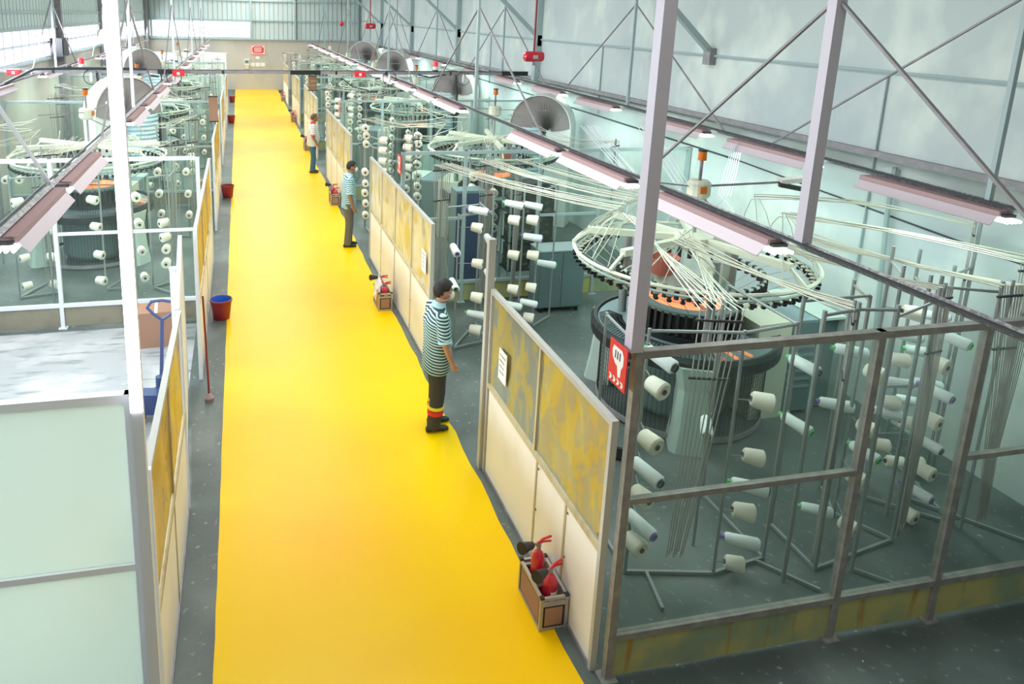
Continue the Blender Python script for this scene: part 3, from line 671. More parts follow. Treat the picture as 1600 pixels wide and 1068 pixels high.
# ================================================================ FABRIC DUCTS
def duct(label, cx, cy, side, s=1.0, zb=2.25):
    """rounded cloth elbow: wall-side leg to the floor, free end over a ribbed hose. side=+1: leg on +x"""
    t = thing('cloth_duct', label, 'duct', (cx, cy, 0), group='cloth exhaust ducts')
    t.rotation_euler = (0, 0, -.65*side); Ro, Ri, W = .74*s, .05*s, .5
    xi = .17*side*s   # the inner bend sits toward the leg
    def arc(R_, n=28, off=0): return [(side*(math.cos(PI*i/n))*R_+off*math.sin(PI*i/n)*0, zb+R_*math.sin(PI*i/n)*(1.02)) for i in range(n+1)]
    out = arc(Ro)
    inn = [(xi+side*math.cos(PI*i/28)*Ri, zb-.1*s+Ri*.5*math.sin(PI*i/28)) for i in range(29)]
    # pale outer band with thickness
    m = MB(); vs = []
    for (x, z) in out: vs += [(x, -W/2, z), (x, W/2, z), (x*.965, W/2, zb+(z-zb)*.965), (x*.965, -W/2, zb+(z-zb)*.965)]
    fs = []
    for i in range(len(out)-1):
        for k in range(4): fs.append((4*i+k, 4*i+(k+1)%4, 4*i+4+(k+1)%4, 4*i+4+k))
    m.add(vs, fs); m.obj('outer_band', M['ductpale'], t, smooth=True)
    # pleated faces: pleats fan out from the inner bend
    for yy, sg in ((-W/2+.02, -1), (W/2-.02, 1)):
        m = MB(); N = 56; vs = []; fs = []; K = 8
        for i in range(N+1):
            u = i/N; a = PI*u; am = .15+math.exp(-((a-1.25)/.62)**2); xo, zo = side*math.cos(a)*Ro*.97, zb+Ro*.97*math.sin(a)
            xn, zn = xi+side*math.cos(a)*Ri, zb-.1*s+Ri*.5*math.sin(a)
            for k in range(K+1):
                v = k/K; dep = (.055*(1-v)**1.3*min(1, 6*v+.2)+.0015)*(1 if i % 2 else -1)*s*am
                bul = .06*math.sin(PI*v)
                vs.append((xn+(xo-xn)*v, yy+sg*(dep+bul), zn+(zo-zn)*v))
        for i in range(N):
            for k in range(K): fs.append((i*(K+1)+k, (i+1)*(K+1)+k, (i+1)*(K+1)+k+1, i*(K+1)+k+1))
        m.add(vs, fs); m.obj('pleated_side', M['ductcloth'], t, smooth=True)
    x0, x1 = sorted((side*Ro, xi+side*Ri))
    MB().box(x0, x1, -W/2, W/2, 0, zb).obj('duct_leg', M['ductpale'], t)
    x0, x1 = sorted((-side*Ro*.98, xi-side*Ri)); c = (x0+x1)/2; r_ = (x1-x0)/2
    prof = [(r_*(.96 if j % 2 else .90), zb-.02-j*.045) for j in range(26)]
    MB().lathe(prof, 24, (c, 0, 0)).obj('ribbed_hose', M['ductblue'], t, smooth=True)
    MB().lathe([(r_*.9, zb-1.2), (r_*.9, .9)], 20, (c, 0, 0)).obj('hose_tail', M['slate'], t)
    MB().cyl((c+r_*.9, -.22, .6), (c+r_*.9, -.22, zb-.1), .02, n=6).obj('hose_stay', M['darkmetal'], t)
    return t
duct('nearest big grey pleated cloth duct on the right, against the wall', 6.55, 15.4, 1, .93, 2.2)
duct('second pleated cloth duct on the right, smaller with distance', 6.55, 22.4, 1, .93)
duct('third pleated cloth duct on the right', 6.2, 30.2, 1, 1.0, 2.4)
duct('farthest pleated cloth duct on the right', 6.2, 37.4, 1, 1.15, 2.4)
duct('big pleated cloth duct with a pale rim on the left', -2.45, 16.8, -1, 1.05, 2.35)
duct('smaller pleated cloth duct on the left, farther back', -2.95, 23.75, -1, .88, 2.75)

# ================================================================ CREELS AND YARN CONES
DIRS = {'A': (.3,-1), 'B': (.9,-.42), 'D': (-.05,-1), 'C': (-.6,-1), 'L': (-.9,-.5)}
def cone_protos():
    P = {}
    # ecru cone: package with domed end, card tube
    def mk(kind, tubecol, tube2):
        t = thing('yarn_cone', 'x', 'yarn cone')
        if kind == 'c':
            L, r0, r1 = .15, .058, .070
            prof = [(.018,-L/2), (r0-.012,-L/2), (r0,-L/2+.012), (r1,L/2-.012), (r1-.012,L/2), (.019,L/2-.006)]
            pk = M['yarnc']
        else:
            L, r0, r1 = .25, .043, .052
            prof = [(.018,-L/2), (r0-.012,-L/2), (r0,-L/2+.014), (r1,L/2-.014), (r1-.010,L/2), (.02,L/2-.004)]
            pk = M['yarnw']
        MB().lathe(prof, 20).obj('yarn_package', pk, t, smooth=True)
        e = .012 if kind == 'c' else .032
        MB().lathe([(.016,-L/2-e), (.020,-L/2-e), (.020,-L/2+.01)], 14).lathe([(.020,-L/2-e), (.016,-L/2-e), (.016,L/2)], 14).obj('tube_end', M[tube2], t)
        R_ = .020 if kind == 'c' else .030
        MB().lathe([(R_,L/2-.01), (R_,L/2+e*.4), (R_-.005,L/2+e*.4), (R_-.006,L/2-.03), (0,L/2-.03)], 14).obj('tube_mouth', M[tubecol], t)
        return t
    P['c0'] = mk('c', 'paper', 'paper'); P['w0'] = mk('w', 'green', 'green'); P['w1'] = mk('w', 'purple', 'purple'); P['w2'] = mk('w', 'darkmetal', 'green')
    return P
PRO = cone_protos(); USED = set(); R1 = random.Random(3)
def cone(x, y, z, key, d, label, group, parent_scale=1.0):
    v = Vector((d[0], d[1], -.12+R1.uniform(-.04, .04))).normalized()
    rot = Vector((0,0,1)).rotation_difference(v).to_euler()
    s = parent_scale*R1.uniform(1.0, 1.12)
    if key not in USED: o = PRO[key]; USED.add(key)
    else: o = copy_tree(PRO[key])
    o.location = (x, y, z); o.rotation_euler = rot; o.scale = (s, s, s*R1.uniform(.95, 1.05)); o['label'] = label; o['group'] = group
    return o
COLS = {
'corner':[(2.99,4.55,2.07,'w','A'),(2.98,4.55,1.84,'c','A'),(2.97,4.55,1.39,'c','A'),(2.97,4.55,1.13,'w','A'),(2.95,4.55,0.92,'c','A'),(2.96,4.55,0.67,'w','A'),(2.93,4.55,0.5,'c','A')],
'middle':[(3.96,4.6,1.6,'c','B'),(3.95,4.6,1.11,'c','B'),(3.95,4.6,0.84,'w','B'),(3.93,4.6,0.61,'c','B'),(3.95,4.6,0.33,'w','B'),(3.91,4.6,0.12,'c','B')],
'inner':[(4.09,5.4,0.89,'w','C')],
'pair':[(4.58,4.9,1.71,'w','A'),(4.59,4.9,1.16,'w','A')],
'door':[(5.44,5.3,1.58,'w','B'),(5.27,5.2,1.11,'w','B'),(4.94,4.9,0.27,'w','B')],
'post':[(5.43,5.0,1.51,'c','A'),(5.39,4.95,1.01,'c','A'),(5.35,4.9,0.8,'w','A'),(5.27,4.85,0.58,'c','A'),(5.21,4.8,0.14,'c','A')],
'wall1':[(6.28,5.5,1.82,'c','B'),(6.27,5.5,1.58,'w','B'),(6.17,5.45,1.36,'c','B'),(6.17,5.45,1.12,'w','B'),(6.16,5.45,0.91,'c','B'),(6.15,5.45,0.79,'w','B'),(6.08,5.4,0.48,'c','B'),(6.29,5.4,0.26,'c','B')],
'wall2':[(6.91,5.8,1.62,'w','B'),(6.69,5.7,1.29,'w','B'),(6.86,5.7,0.91,'w','B'),(6.57,5.6,0.8,'w','B'),(6.6,5.6,0.55,'c','B'),(6.66,5.5,0.15,'c','B')],
'wall3':[(6.23,5.0,1.77,'w','A'),(6.11,5.0,1.54,'c','A'),(6.14,5.0,1.26,'w','A'),(6.14,5.0,0.98,'c','A'),(6.08,4.95,0.78,'w','A'),(6.13,4.95,0.48,'c','A'),(6.08,4.95,0.27,'w','A'),(5.96,4.9,0.09,'c','A')],
'q1':[(2.72,9.05,1.5,'w','D'),(2.72,9.05,1.01,'w','D')],
'q2':[(3.07,9.2,1.99,'w','B'),(3.06,9.2,1.75,'c','B'),(3.09,9.2,1.24,'c','B'),(3.1,9.2,0.75,'c','B'),(3.1,9.2,0.5,'w','B'),(3.1,9.2,0.27,'c','B')],
'q3':[(3.24,9.2,1.57,'w','D'),(3.27,9.2,1.06,'w','D')],
'r1':[(3.73,9.6,1.95,'w','B'),(3.74,9.6,1.72,'c','B'),(3.76,9.6,1.2,'c','B'),(3.78,9.6,0.68,'c','B'),(3.79,9.6,0.43,'w','B')],
'r2':[(4.02,9.6,1.92,'w','B'),(4.02,9.6,1.71,'c','B'),(4.04,9.6,1.45,'w','B'),(4.06,9.6,1.18,'c','B'),(4.06,9.6,0.69,'c','B'),(4.04,9.6,0.45,'w','B'),(4.05,9.6,0.22,'c','B')],
'r3':[(4.41,9.9,0.93,'w','B')],
'b_a':[(2.54,15.3,2.21,'c','D'),(2.56,15.3,2.05,'c','D'),(2.56,15.3,1.87,'c','D'),(2.54,15.3,1.27,'c','D'),(2.55,15.3,1.02,'c','D'),(2.54,15.3,0.81,'c','D'),(2.56,15.3,0.58,'c','D'),(2.56,15.3,0.32,'c','D')],
'b_b':[(2.72,14.2,2.12,'c','B'),(2.71,14.2,1.92,'c','B'),(2.71,14.2,1.71,'c','B'),(2.71,14.2,1.5,'c','B')],
'b_c':[(2.88,12.7,2.4,'c','B'),(2.87,12.7,2.24,'c','B'),(2.88,12.7,2.06,'c','B'),(2.88,12.7,1.88,'c','B'),(2.86,12.7,1.72,'c','D'),(2.85,12.7,1.49,'c','D')],
'b_d':[(3.22,13.4,2.33,'c','D'),(3.23,13.4,2.19,'c','D'),(3.23,13.4,1.99,'c','D'),(3.22,13.4,1.79,'c','D'),(3.23,13.4,1.58,'c','D'),(3.23,13.4,1.37,'c','D'),(3.24,13.4,1.17,'c','D')],
'b_e':[(3.88,12.0,1.84,'c','D'),(3.88,12.0,1.63,'c','D'),(3.87,12.0,1.39,'c','D'),(3.86,12.0,1.17,'c','D'),(3.86,12.0,0.95,'c','D'),(3.86,12.0,0.71,'c','D'),(3.87,12.0,0.5,'c','D'),(3.87,12.0,0.29,'c','D')],
'b_f':[(4.38,12.3,1.47,'c','D'),(4.38,12.3,1.24,'c','D'),(4.38,12.3,1.03,'c','D'),(4.4,12.3,0.82,'c','D')],
'l_a':[(-3.39,12.1,1.59,'c','L'),(-3.36,12.1,0.69,'c','L'),(-3.36,12.1,0.23,'c','L')],
'l_b':[(-2.99,12.2,1.11,'c','B'),(-2.99,12.2,0.66,'c','B'),(-2.98,12.2,0.2,'c','B')],
'l_c':[(-2.33,12.2,1.57,'c','B'),(-2.31,12.2,1.13,'c','B'),(-2.29,12.2,0.66,'c','B'),(-2.29,12.2,0.22,'c','B')],
'l_d':[(-1.68,12.2,1.6,'c','A'),(-1.66,12.2,1.16,'c','A'),(-1.64,12.2,0.7,'c','A'),(-1.62,12.2,0.25,'c','A')],
'l_e':[(-1.25,12.0,1.21,'c','L'),(-1.22,11.8,1.03,'c','L'),(-1.2,11.7,0.87,'c','D'),(-1.2,11.6,0.67,'c','D')],
'l_f':[(-1.63,15,1.43,'c','D'),(-1.62,15,0.99,'c','D'),(-1.6,15,0.58,'c','D')],
'l_g':[(-1.09,15,1.42,'c','D'),(-1.07,15,0.97,'c','D'),(-1.07,15,0.54,'c','D')],
'l_h':[(-4.07,14,1.55,'c','D'),(-3.84,14,1.55,'c','D')],

}
# extra cones masked by glass reflections and frames in the same racks
def creel(label, poles, bars=(), feet=(), guides=(), thick=.014):
    t = thing('yarn_creel', label, 'creel', (poles[0][0], poles[0][1], 0)); t['group'] = 'creel racks'
    ox, oy = poles[0][0], poles[0][1]
    t['_o'] = 0; del t['_o']
    for (x, y, z) in poles:
        MB().cyl((x-ox, y-oy, 0), (x-ox, y-oy, z), thick, n=8).obj('pole', M['pipe'], t, smooth=True)
    for (i, j, z) in bars:
        a, b = poles[i], poles[j]; MB().cyl((a[0]-ox, a[1]-oy, z), (b[0]-ox, b[1]-oy, z), .013, n=6).obj('cross_bar', M['pipe'], t)
    for (a, b) in feet:
        MB().bar((a[0]-ox, a[1]-oy, .02), (b[0]-ox, b[1]-oy, .02), .025, .03).obj('floor_bar', M['pipe'], t)
    return t, ox, oy
def hang_cones(cr, cols, poles, where, group, sh=(0,0), white=(1,), scale=1.0):
    t, ox, oy = cr
    for key in cols:
        L = sorted(COLS[key], key=lambda c: -c[2]); n = len(L)
        for i, (x, y, z, k, d) in enumerate(L):
            x += sh[0]; y += sh[1]
            if k == 'w':
                key2 = ('w0', 'w1', 'w2')[(i+len(key)*2+int(x*10)) % 3]; desc = {'w0':'white cone on green tube', 'w1':'white cone on purple tube', 'w2':'long white cone with dark mouth'}[key2]
            else: key2 = 'c0'; desc = 'ecru yarn cone'
            pos = 'alone' if n == 1 else ('topmost' if i == 0 else ('lowest' if i == n-1 else '%s from top' % ORD[i]))
            cone(x, y, z, key2, DIRS[d], '%s, %s in %s' % (desc, pos, where[key]) if n > 1 else '%s %s in %s' % (desc, pos, where[key]), group, scale)
            # wire peg from the nearest pole
            p = min(poles, key=lambda q: (q[0]-x)**2+(q[1]-y)**2)
            MB().cyl((p[0]-ox, p[1]-oy, min(z+.02, p[2]-.02)), (x-ox, y-oy, z), .005, n=5).obj('peg', M['pipe'], t)
# ---- right front bay
G1 = 'yarn packages in the right front bay'
pl = [(3.03,4.80,2.2), (3.75,4.64,2.2), (4.29,4.72,2.2), (4.3,5.62,2.2), (3.1,5.6,2.0)]
cr = creel('creel rack just behind the near glass at the red hand sign corner', pl, [(0,1,2.18), (1,2,2.18), (2,3,2.18), (0,4,1.98)], [((3.03,4.80),(3.75,4.64)), ((3.75,4.64),(4.29,4.72)), ((3.2,4.75),(3.12,4.37)), ((4.2,4.7),(4.5,4.3)), ((4.29,4.72),(4.3,5.62)), ((3.03,4.8),(3.1,5.6))])
hang_cones(cr, ['corner', 'middle', 'inner'], pl, {'corner':'column by the red hand sign', 'middle':'column centred in the first pane', 'inner':'the gap before the machine'}, G1)
pl = [(4.66,5.1,2.3), (4.28,4.46,2.4), (4.64,4.52,2.42), (4.95,4.46,2.4), (5.60,4.70,2.42), (5.36,5.12,2.2), (5.55,5.5,2.2)]
cr = creel('creel rack behind the middle pane of the near glass partition', pl, [(1,2,2.36), (2,3,2.36), (3,4,2.3), (0,5,2.2), (5,6,2.15)], [((4.64,4.52),(5.6,4.7)), ((4.95,4.46),(5.3,4.1)), ((5.36,5.12),(5.6,4.7)), ((4.66,5.1),(4.64,4.52)), ((5.36,5.12),(5.55,5.5))], thick=.017)
hang_cones(cr, ['pair', 'door', 'post'], pl, {'pair':'pair right of the guide tubes', 'door':'column left of second post', 'post':'column crossing the second post'}, G1)
pl = [(5.84,5.28,2.4), (6.10,5.66,2.45), (6.35,4.78,2.4), (5.86,5.02,2.4), (6.22,5.22,2.3), (6.75,5.95,2.3), (7.04,5.62,2.68), (6.62,5.45,2.3)]
cr = creel('creel rack at the right wall end of the front bay', pl, [(0,1,2.3), (3,2,2.3), (4,5,2.0), (6,7,2.2), (0,4,1.2), (4,7,1.2), (0,4,.7)], [((5.84,5.28),(6.1,5.66)), ((5.84,5.28),(6.35,4.78)), ((6.75,5.95),(6.35,4.78)), ((6.22,5.22),(6.9,4.3))], thick=.017)
hang_cones(cr, ['wall1', 'wall2', 'wall3'], pl, {'wall1':'left column of wall rack', 'wall2':'back column of wall rack', 'wall3':'front column of wall rack'}, G1)
G1b = 'yarn packages at the back of the right front bay'
pl = [(2.80,9.20,1.95), (3.34,9.36,2.22), (3.36,10.0,1.9), (2.84,9.9,1.9)]
cr = creel('creel rack by the open gap behind the nearest man', pl, [(0,1,1.92), (1,2,1.88), (2,3,1.86)], [((2.8,9.2),(3.34,9.36)), ((3.34,9.36),(3.36,10.0)), ((2.84,9.9),(2.8,9.2)), ((2.8,9.2),(3.3,9.9))])
hang_cones(cr, ['q1', 'q2', 'q3'], pl, {'q1':'column touching the nearest man', 'q2':'middle column behind nearest man', 'q3':'pole right of nearest man'}, G1b)
pl = [(3.93,9.72,2.2), (4.17,9.72,2.2), (4.58,10.05,2.2), (4.0,10.25,2.2)]
cr = creel('creel rack in front of the dark cabinet', pl, [(0,1,2.15), (1,2,2.1), (0,3,2.1)], [((3.93,9.72),(4.17,9.72)), ((4.17,9.72),(4.58,10.05)), ((3.93,9.72),(4.0,10.25))])
hang_cones(cr, ['r1', 'r2', 'r3'], pl, {'r1':'column left of dark cabinet', 'r2':'column at dark cabinet edge', 'r3':'front of the dark cabinet'}, G1b)
# ---- bays further down on the right
for k in range(5):
    sh = (0, PER*k); b = ORD[k+1]; gg = 'ecru cones in the %s bay on the right' % b
    D = lambda x, y, z: (x, y+PER*k, z)
    cols = [['b_a', 'b_b'], ['b_c', 'b_d'], ['b_e', 'b_f']] if k < 2 else [['b_a'], ['b_d'], ['b_e']]
    W = {q: v+' column, %s right bay' % b for q, v in {'b_a':'lane side', 'b_b':'second lane side', 'b_c':'near double', 'b_d':'far double', 'b_e':'machine side', 'b_f':'inner machine side'}.items()}
    pls = [[D(2.56,15.42,2.35), D(2.80,14.35,2.35), D(2.62,14.8,1.9)], [D(2.98,12.8,2.5), D(3.23,13.52,2.45), D(2.72,13.3,2.3)], [D(3.87,12.12,2.1), D(4.39,12.42,2.1), D(4.1,12.9,2.1)]]
    nm = ['by the lane', 'in the middle', 'before the machine']
    for q in range(3):
        cr = creel('creel rack %s in the %s bay on the right' % (nm[q], b), pls[q], [(0,1,2.05), (1,2,1.88), (0,2,1.88)], [(pls[q][0][:2], pls[q][1][:2]), (pls[q][1][:2], pls[q][2][:2]), (pls[q][0][:2], pls[q][2][:2])])
        hang_cones(cr, cols[q], pls[q], W, gg, sh)
# ---- left bays
for k in range(3):
    sh = (0, PER*k); b = ORD[k+1]; gg = 'ecru cones in the %s bay on the left' % b
    D = lambda x, y, z: (x, y+PER*k, z)
    sets = [(['l_a', 'l_b'], [D(-3.50,12.15,2.0), D(-2.92,12.3,2.0), D(-3.2,12.9,2.0)], 'far left'), (['l_c', 'l_d'], [D(-2.24,12.32,2.1), D(-1.76,12.32,2.1), D(-2.0,12.9,2.1)], 'middle'),
            (['l_e'], [D(-1.15,11.95,2.1), D(-1.1,12.6,2.1), D(-1.5,12.3,1.9)], 'lane side'), (['l_f', 'l_g', 'l_h'] if k == 0 else ['l_f', 'l_g'], [D(-1.64,15.3,2.3), D(-1.08,15.2,2.3), D(-4.25,14.0,2.2)], 'back')]
    for cols, pl, nm in sets:
        cr = creel('creel rack at the %s of the %s bay on the left' % (nm, b), pl, [(0,1,1.95), (1,2,1.88)] if nm != 'back' else [(0,1,2.25)], [(pl[0][:2], pl[1][:2]), (pl[1][:2], pl[2][:2]), (pl[0][:2], pl[2][:2])] if nm != 'back' else [(pl[0][:2], pl[1][:2])])
        W = {c: {'l_a':'leftmost', 'l_b':'second', 'l_c':'third', 'l_d':'fourth', 'l_e':'lane side', 'l_f':'left back', 'l_g':'right back', 'l_h':'wall corner'}[c]+' column, %s left bay' % b for c in cols}
        hang_cones(cr, cols, pl, W, gg, sh)

# ================================================================ GUIDE TUBE BUNDLES (creel top to machine ring)
def bundle(label, G, E, n, cx, cy, foot=None, w=(.04, .01), sag=.05, mt='tubes', joined=False, drop=True, vert=True, r=.0055, wE=.03):
    t = thing('guide_tube_bundle', label, 'tube bundle', (G[0], G[1], 0)); t['group'] = 'guide tube bundles'
    g = Vector(G); e = Vector(E); o = Vector((G[0], G[1], 0)); foot = Vector((*(foot or (G[0], G[1])), 0))
    R = random.Random(int(G[0]*100+G[1]*10)); d = (e-g); d.z = 0; sd = Vector((-d.y, d.x, 0)).normalized()
    J = MB(); V = MB(); ang = math.atan2(e.y-cy, e.x-cx); n = n if r > .005 and wE < .05 else max(4, int(n*.7))
    for i in range(n):
        c = i-(n-1)/2
        zr = .13 if wE > .05 else .03; a = g+Vector((w[0]*c, w[1]*c, R.uniform(-.012, .012))); b = e+sd*(wE*c)+Vector((0, 0, R.uniform(-zr, zr)))
        P = []
        for j in range(7):
            u = j/6; p = a.lerp(b, u); p.z -= sag*4*u*(1-u)*R.uniform(.8, 1.3); P.append(p)
        if drop and i % 2 == 0:
            aa = ang+(.10*c)*(1 if i % 2 else .9); q = Vector((cx+1.3*math.cos(aa), cy+1.3*math.sin(aa), 1.93))
            P.append(b.lerp(q, .5)+Vector((0, 0, .06))); P.append(q)
        m = J if joined else MB()
        m.tube([p-o for p in P], r, 4, caps=False)
        if not joined: m.obj('guide_tube', M[mt], t)
        if vert:
            f = foot+Vector((w[0]*c*.35, w[1]*c*.35, .25+.03*(i % 3)))
            m = V if joined else MB()
            m.tube([p-o for p in (a, a.lerp(f, .5)+Vector((0, -.01, 0)), f)], r, 4, caps=False)
            if not joined: m.obj('down_tube', M['browntube'], t)
    if joined:
        stuff(J.obj('guide_tube', M[mt], t))
        if vert: stuff(V.obj('down_tube', M['browntube'], t))
    if vert:
        for zz in (g.z-.09, g.z-.55):
            u = (g.z-zz)/(g.z-.25); c_ = g.lerp(Vector((foot.x, foot.y, .25)), u)-o; hw = Vector((w[0], w[1], 0))*(n/2)*(1-.65*u)
            MB().bar(Vector((c_.x, c_.y, zz))-hw, Vector((c_.x, c_.y, zz))+hw, .02, .018).obj('guide_bar', M['darkmetal'], t)
        MB().cyl((0,0,0), (0,0,g.z+.05), .014, n=6).obj('support_pole', M['pipe'], t)
    return t
c = (RCX, 7.3)
bundle('fan of tubes from the nearest guide comb to the front machine', (3.80,5.00,2.22), (4.22,7.25,2.40), 8, *c, foot=(3.35,4.62), w=(.048,-.014))
bundle('second layer of tubes above the nearest guide comb', (3.86,5.06,2.26), (4.55,6.75,2.36), 6, *c, w=(.04,-.012), vert=False)
bundle('thick run of tubes from the machine to the guide comb behind the middle pane', (4.66,4.58,2.36), (4.42,6.55,2.32), 11, *c, foot=(4.5,4.42), w=(.020,.022))
bundle('long tubes from the leftmost guide comb beyond the gap to the front machine', (2.87,10.35,2.40), (4.22,7.55,2.42), 9, *c, w=(.035,.012))
bundle('long tubes from the second guide comb at the back of the front bay', (3.62,10.50,2.42), (4.62,7.9,2.42), 9, *c, w=(.035,.012))
bundle('short run of tubes at the back of the front bay, right of the others', (4.15,10.55,2.40), (5.0,8.15,2.40), 6, *c, w=(.03,.012), sag=.03)
bundle('arched tubes reaching the tall pole at the right wall', (7.02,5.66,2.62), (6.1,7.7,2.45), 5, *c, w=(.02,.02), sag=-.07)
bundle('tubes running to the outermost guide comb at the right wall', (6.88,4.95,2.50), (6.15,7.2,2.36), 9, *c, w=(.035,.0), sag=-.03)
bundle('bundled tubes running low to the wall end comb', (6.38,4.72,2.38), (5.95,6.75,2.25), 10, *c, foot=(6.3,4.5), w=(.03,.0), sag=.02)
bundle('tubes with brown sleeves to the comb above the wall end rack', (5.72,4.76,2.38), (5.45,6.45,2.26), 8, *c, foot=(5.5,4.55), w=(.03,.005), sag=.03)
bundle('white hanging tubes behind the front machine, left group', (5.05,10.1,2.98), (5.0,8.6,2.5), 7, *c, w=(.05,0), mt='whitepaint', vert=False, sag=.0)
bundle('white hanging tubes behind the front machine, middle group', (5.85,9.9,3.0), (5.6,8.5,2.45), 7, *c, w=(.045,0), mt='whitepaint', vert=False, sag=.0)
bundle('white hanging tubes behind the front machine, right group', (6.45,8.6,2.95), (6.05,8.2,2.35), 6, *c, w=(.03,0), mt='whitepaint', vert=False, sag=.06)
for k in range(1, 6):
    cy = 7.3+PER*k
    for (dx, dy, dz, n, side) in ((-2.45,1.2,2.38,10,'lane side'), (-2.1,-1.6,2.45,9,'near lane corner'), (-1.1,-2.7,2.4,8,'near side'), (-1.0,3.0,2.5,7,'far side'), (1.5,-2.3,2.4,7,'near wall corner'), (1.7,2.2,2.5,6,'far wall corner')):
        a = math.atan2(dy, dx); E = (RCX+1.0*math.cos(a), cy+1.0*math.sin(a), 2.4)
        bundle('guide tubes at the %s of the machine in the %s right bay' % (side, ORD[k]), (RCX+dx, cy+dy, dz), E, n, RCX, cy, w=(.06,.035), joined=k > 1, sag=.1, wE=.07)
for k in range(1, 5):
    cy = 7.25+PER*k
    for (dx, dy, dz, n, side) in ((1.55,-1.5,2.4,9,'near lane corner'), (1.7,1.6,2.4,8,'far lane corner'), (-.2,-2.5,2.45,9,'near side'), (-1.7,-1.7,2.45,9,'near wall corner'), (-2.1,.6,2.5,7,'wall side'), (.8,2.7,2.5,7,'far side')):
        a = math.atan2(dy, dx); E = (LCX+1.0*math.cos(a), cy+1.0*math.sin(a), 2.4)
        bundle('guide tubes at the %s of the machine in the %s left bay' % (side, ORD[k]), (LCX+dx, cy+dy, dz), E, n, LCX, cy, w=(.06,.035), joined=k > 1, sag=.1, wE=.07)

# ================================================================ SMALL THINGS ON THE FLOOR
def extinguisher_box(label, x, y, s, near):
    t = thing('extinguisher_crate', label, 'crate', (x, y, 0), 0, 'extinguisher crates along the lane')
    W, L, Hh = .20, .42, .29; f = .024
    for sx in (-1, 1):
        for sy in (-1, 1): MB().box(sx*W/2-f/2, sx*W/2+f/2, sy*L/2-f/2, sy*L/2+f/2, 0, Hh).obj('corner_post', M['alu'], t); MB().box(sx*W/2-.016, sx*W/2+.016, sy*L/2-.016, sy*L/2+.016, Hh-.005, Hh+.012).obj('corner_cap', M['black'], t)
    for z in (.018, Hh-.012):
        for sx in (-1, 1): MB().box(sx*W/2-.011, sx*W/2+.011, -L/2+.012, L/2-.012, z-.012, z+.012).obj('side_rail', M['alu'], t)
        for sy in (-1, 1): MB().box(-W/2+.012, W/2-.012, sy*L/2-.011, sy*L/2+.011, z-.012, z+.012).obj('end_rail', M['alu'], t)
    for sy in (-1, 1):
        MB().box(-W/2+.012, W/2-.012, sy*L/2-.010, sy*L/2+.010, Hh-.075, Hh-.05).obj('end_rail', M['alu'], t)
        MB().box(-W/2+.014, W/2-.014, sy*L/2-.006, sy*L/2+.006, .03, Hh-.075).obj('black_gasket', M['black'], t)
        MB().box(-W/2+.03, W/2-.03, sy*L/2-.009, sy*L/2+.009, .045, Hh-.09).obj('end_panel', M['cardboard'], t)
    for sx in (-1, 1):
        MB().box(sx*W/2-.005, sx*W/2+.005, -L/2+.014, L/2-.014, .03, Hh-.024).obj('black_gasket', M['black'], t)
        MB().box(sx*W/2-.008, sx*W/2+.008, -L/2+.03, L/2-.03, .045, Hh-.04).obj('side_panel', M['cardboard'], t)
    MB().box(-W/2+.01, W/2-.01, -L/2+.01, L/2-.01, .012, .024).obj('bottom', M['brownboard'], t)
    return t
def extinguisher(label, x, y, z, rz, parts=True, group='fire extinguishers in the crates', h=.40, r=.055):
    t = thing('fire_extinguisher', label, 'fire extinguisher', (x, y, z), rz, group)
    MB().lathe([(0,0), (r*.95,0), (r,.012), (r,h*.70), (r*.93,h*.80), (r*.65,h*.88), (r*.3,h*.92), (r*.28,h*.96), (0,h*.96)], 20).obj('cylinder', M['red'], t, smooth=True)
    MB().lathe([(r+.0015,h*.30), (r+.0015,h*.62)], 14, a0=-2.3, a1=-.5).obj('label_band', M['papersheet'], t)
    MB().cyl((0,0,h*.95), (0,0,h*1.06), .018, n=10).obj('valve', M['steel'], t)
    MB().tube([(-.03,0,h*1.03), (.04,0,h*1.05), (.12,0,h*1.0)], .009, 6).obj('lever', M['signred'], t)
    MB().tube([(-.02,0,h*1.06), (.03,0,h*1.10), (.12,0,h*1.09)], .010, 6).obj('lever', M['signred'], t)
    if parts: MB().tube([(-.02,0,h*1.05), (-.06,-.005,h*1.08), (-.075,-.01,h*1.09)], .010, 6).obj('horn_neck', M['steel'], t); MB().cyl((-.075,-.01,h*1.09), (-.20,-.03,h*1.15), .025, .048, 14).obj('discharge_horn', M['black'], t)
    else: MB().tube([(-.02,0,h*1.03), (-.07,0,h*.95), (-.075,0,h*.6), (-.06,0,h*.3)], .008, 6).obj('hose', M['black'], t)
    return t
NM = ['nearest', 'second', 'third', 'fourth', 'fifth', 'sixth']
for i, (x, y) in enumerate(((2.195, 4.585), (2.12, 10.93), (2.17, 17.6), (2.17, 25.1), (2.2, 32.0), (2.2, 39.9))):
    extinguisher_box('%s aluminium framed crate with brown panels at the right lane edge' % NM[i], x, y, 0, i == 0)
    extinguisher('red fire extinguisher at the near side of the %s crate' % NM[i], x+.01, y-.10, .026, .45, i == 0, h=.40 if i == 0 else .36)
    extinguisher('red fire extinguisher at the far side of the %s crate' % NM[i], x-.015, y+.09, .026, .3, True, h=.47 if i == 0 else .40)
t = thing('plastic_bag', 'crumpled clear white plastic bag in the second crate by the lane', 'bag', (2.06, 10.98, .05))
R = random.Random(5); m = MB(); rings = []
for j in range(9):
    u = j/8; z = .42*u; rr = .075*math.sin(PI*(.12+.85*u))+.01
    rings.append([((rr+R.uniform(-.012,.012))*math.cos(2*PI*k/12), (rr*1.5+R.uniform(-.015,.015))*math.sin(2*PI*k/12), z) for k in range(12)])
m.loft(rings); m.obj('bag_body', M['white'], t)
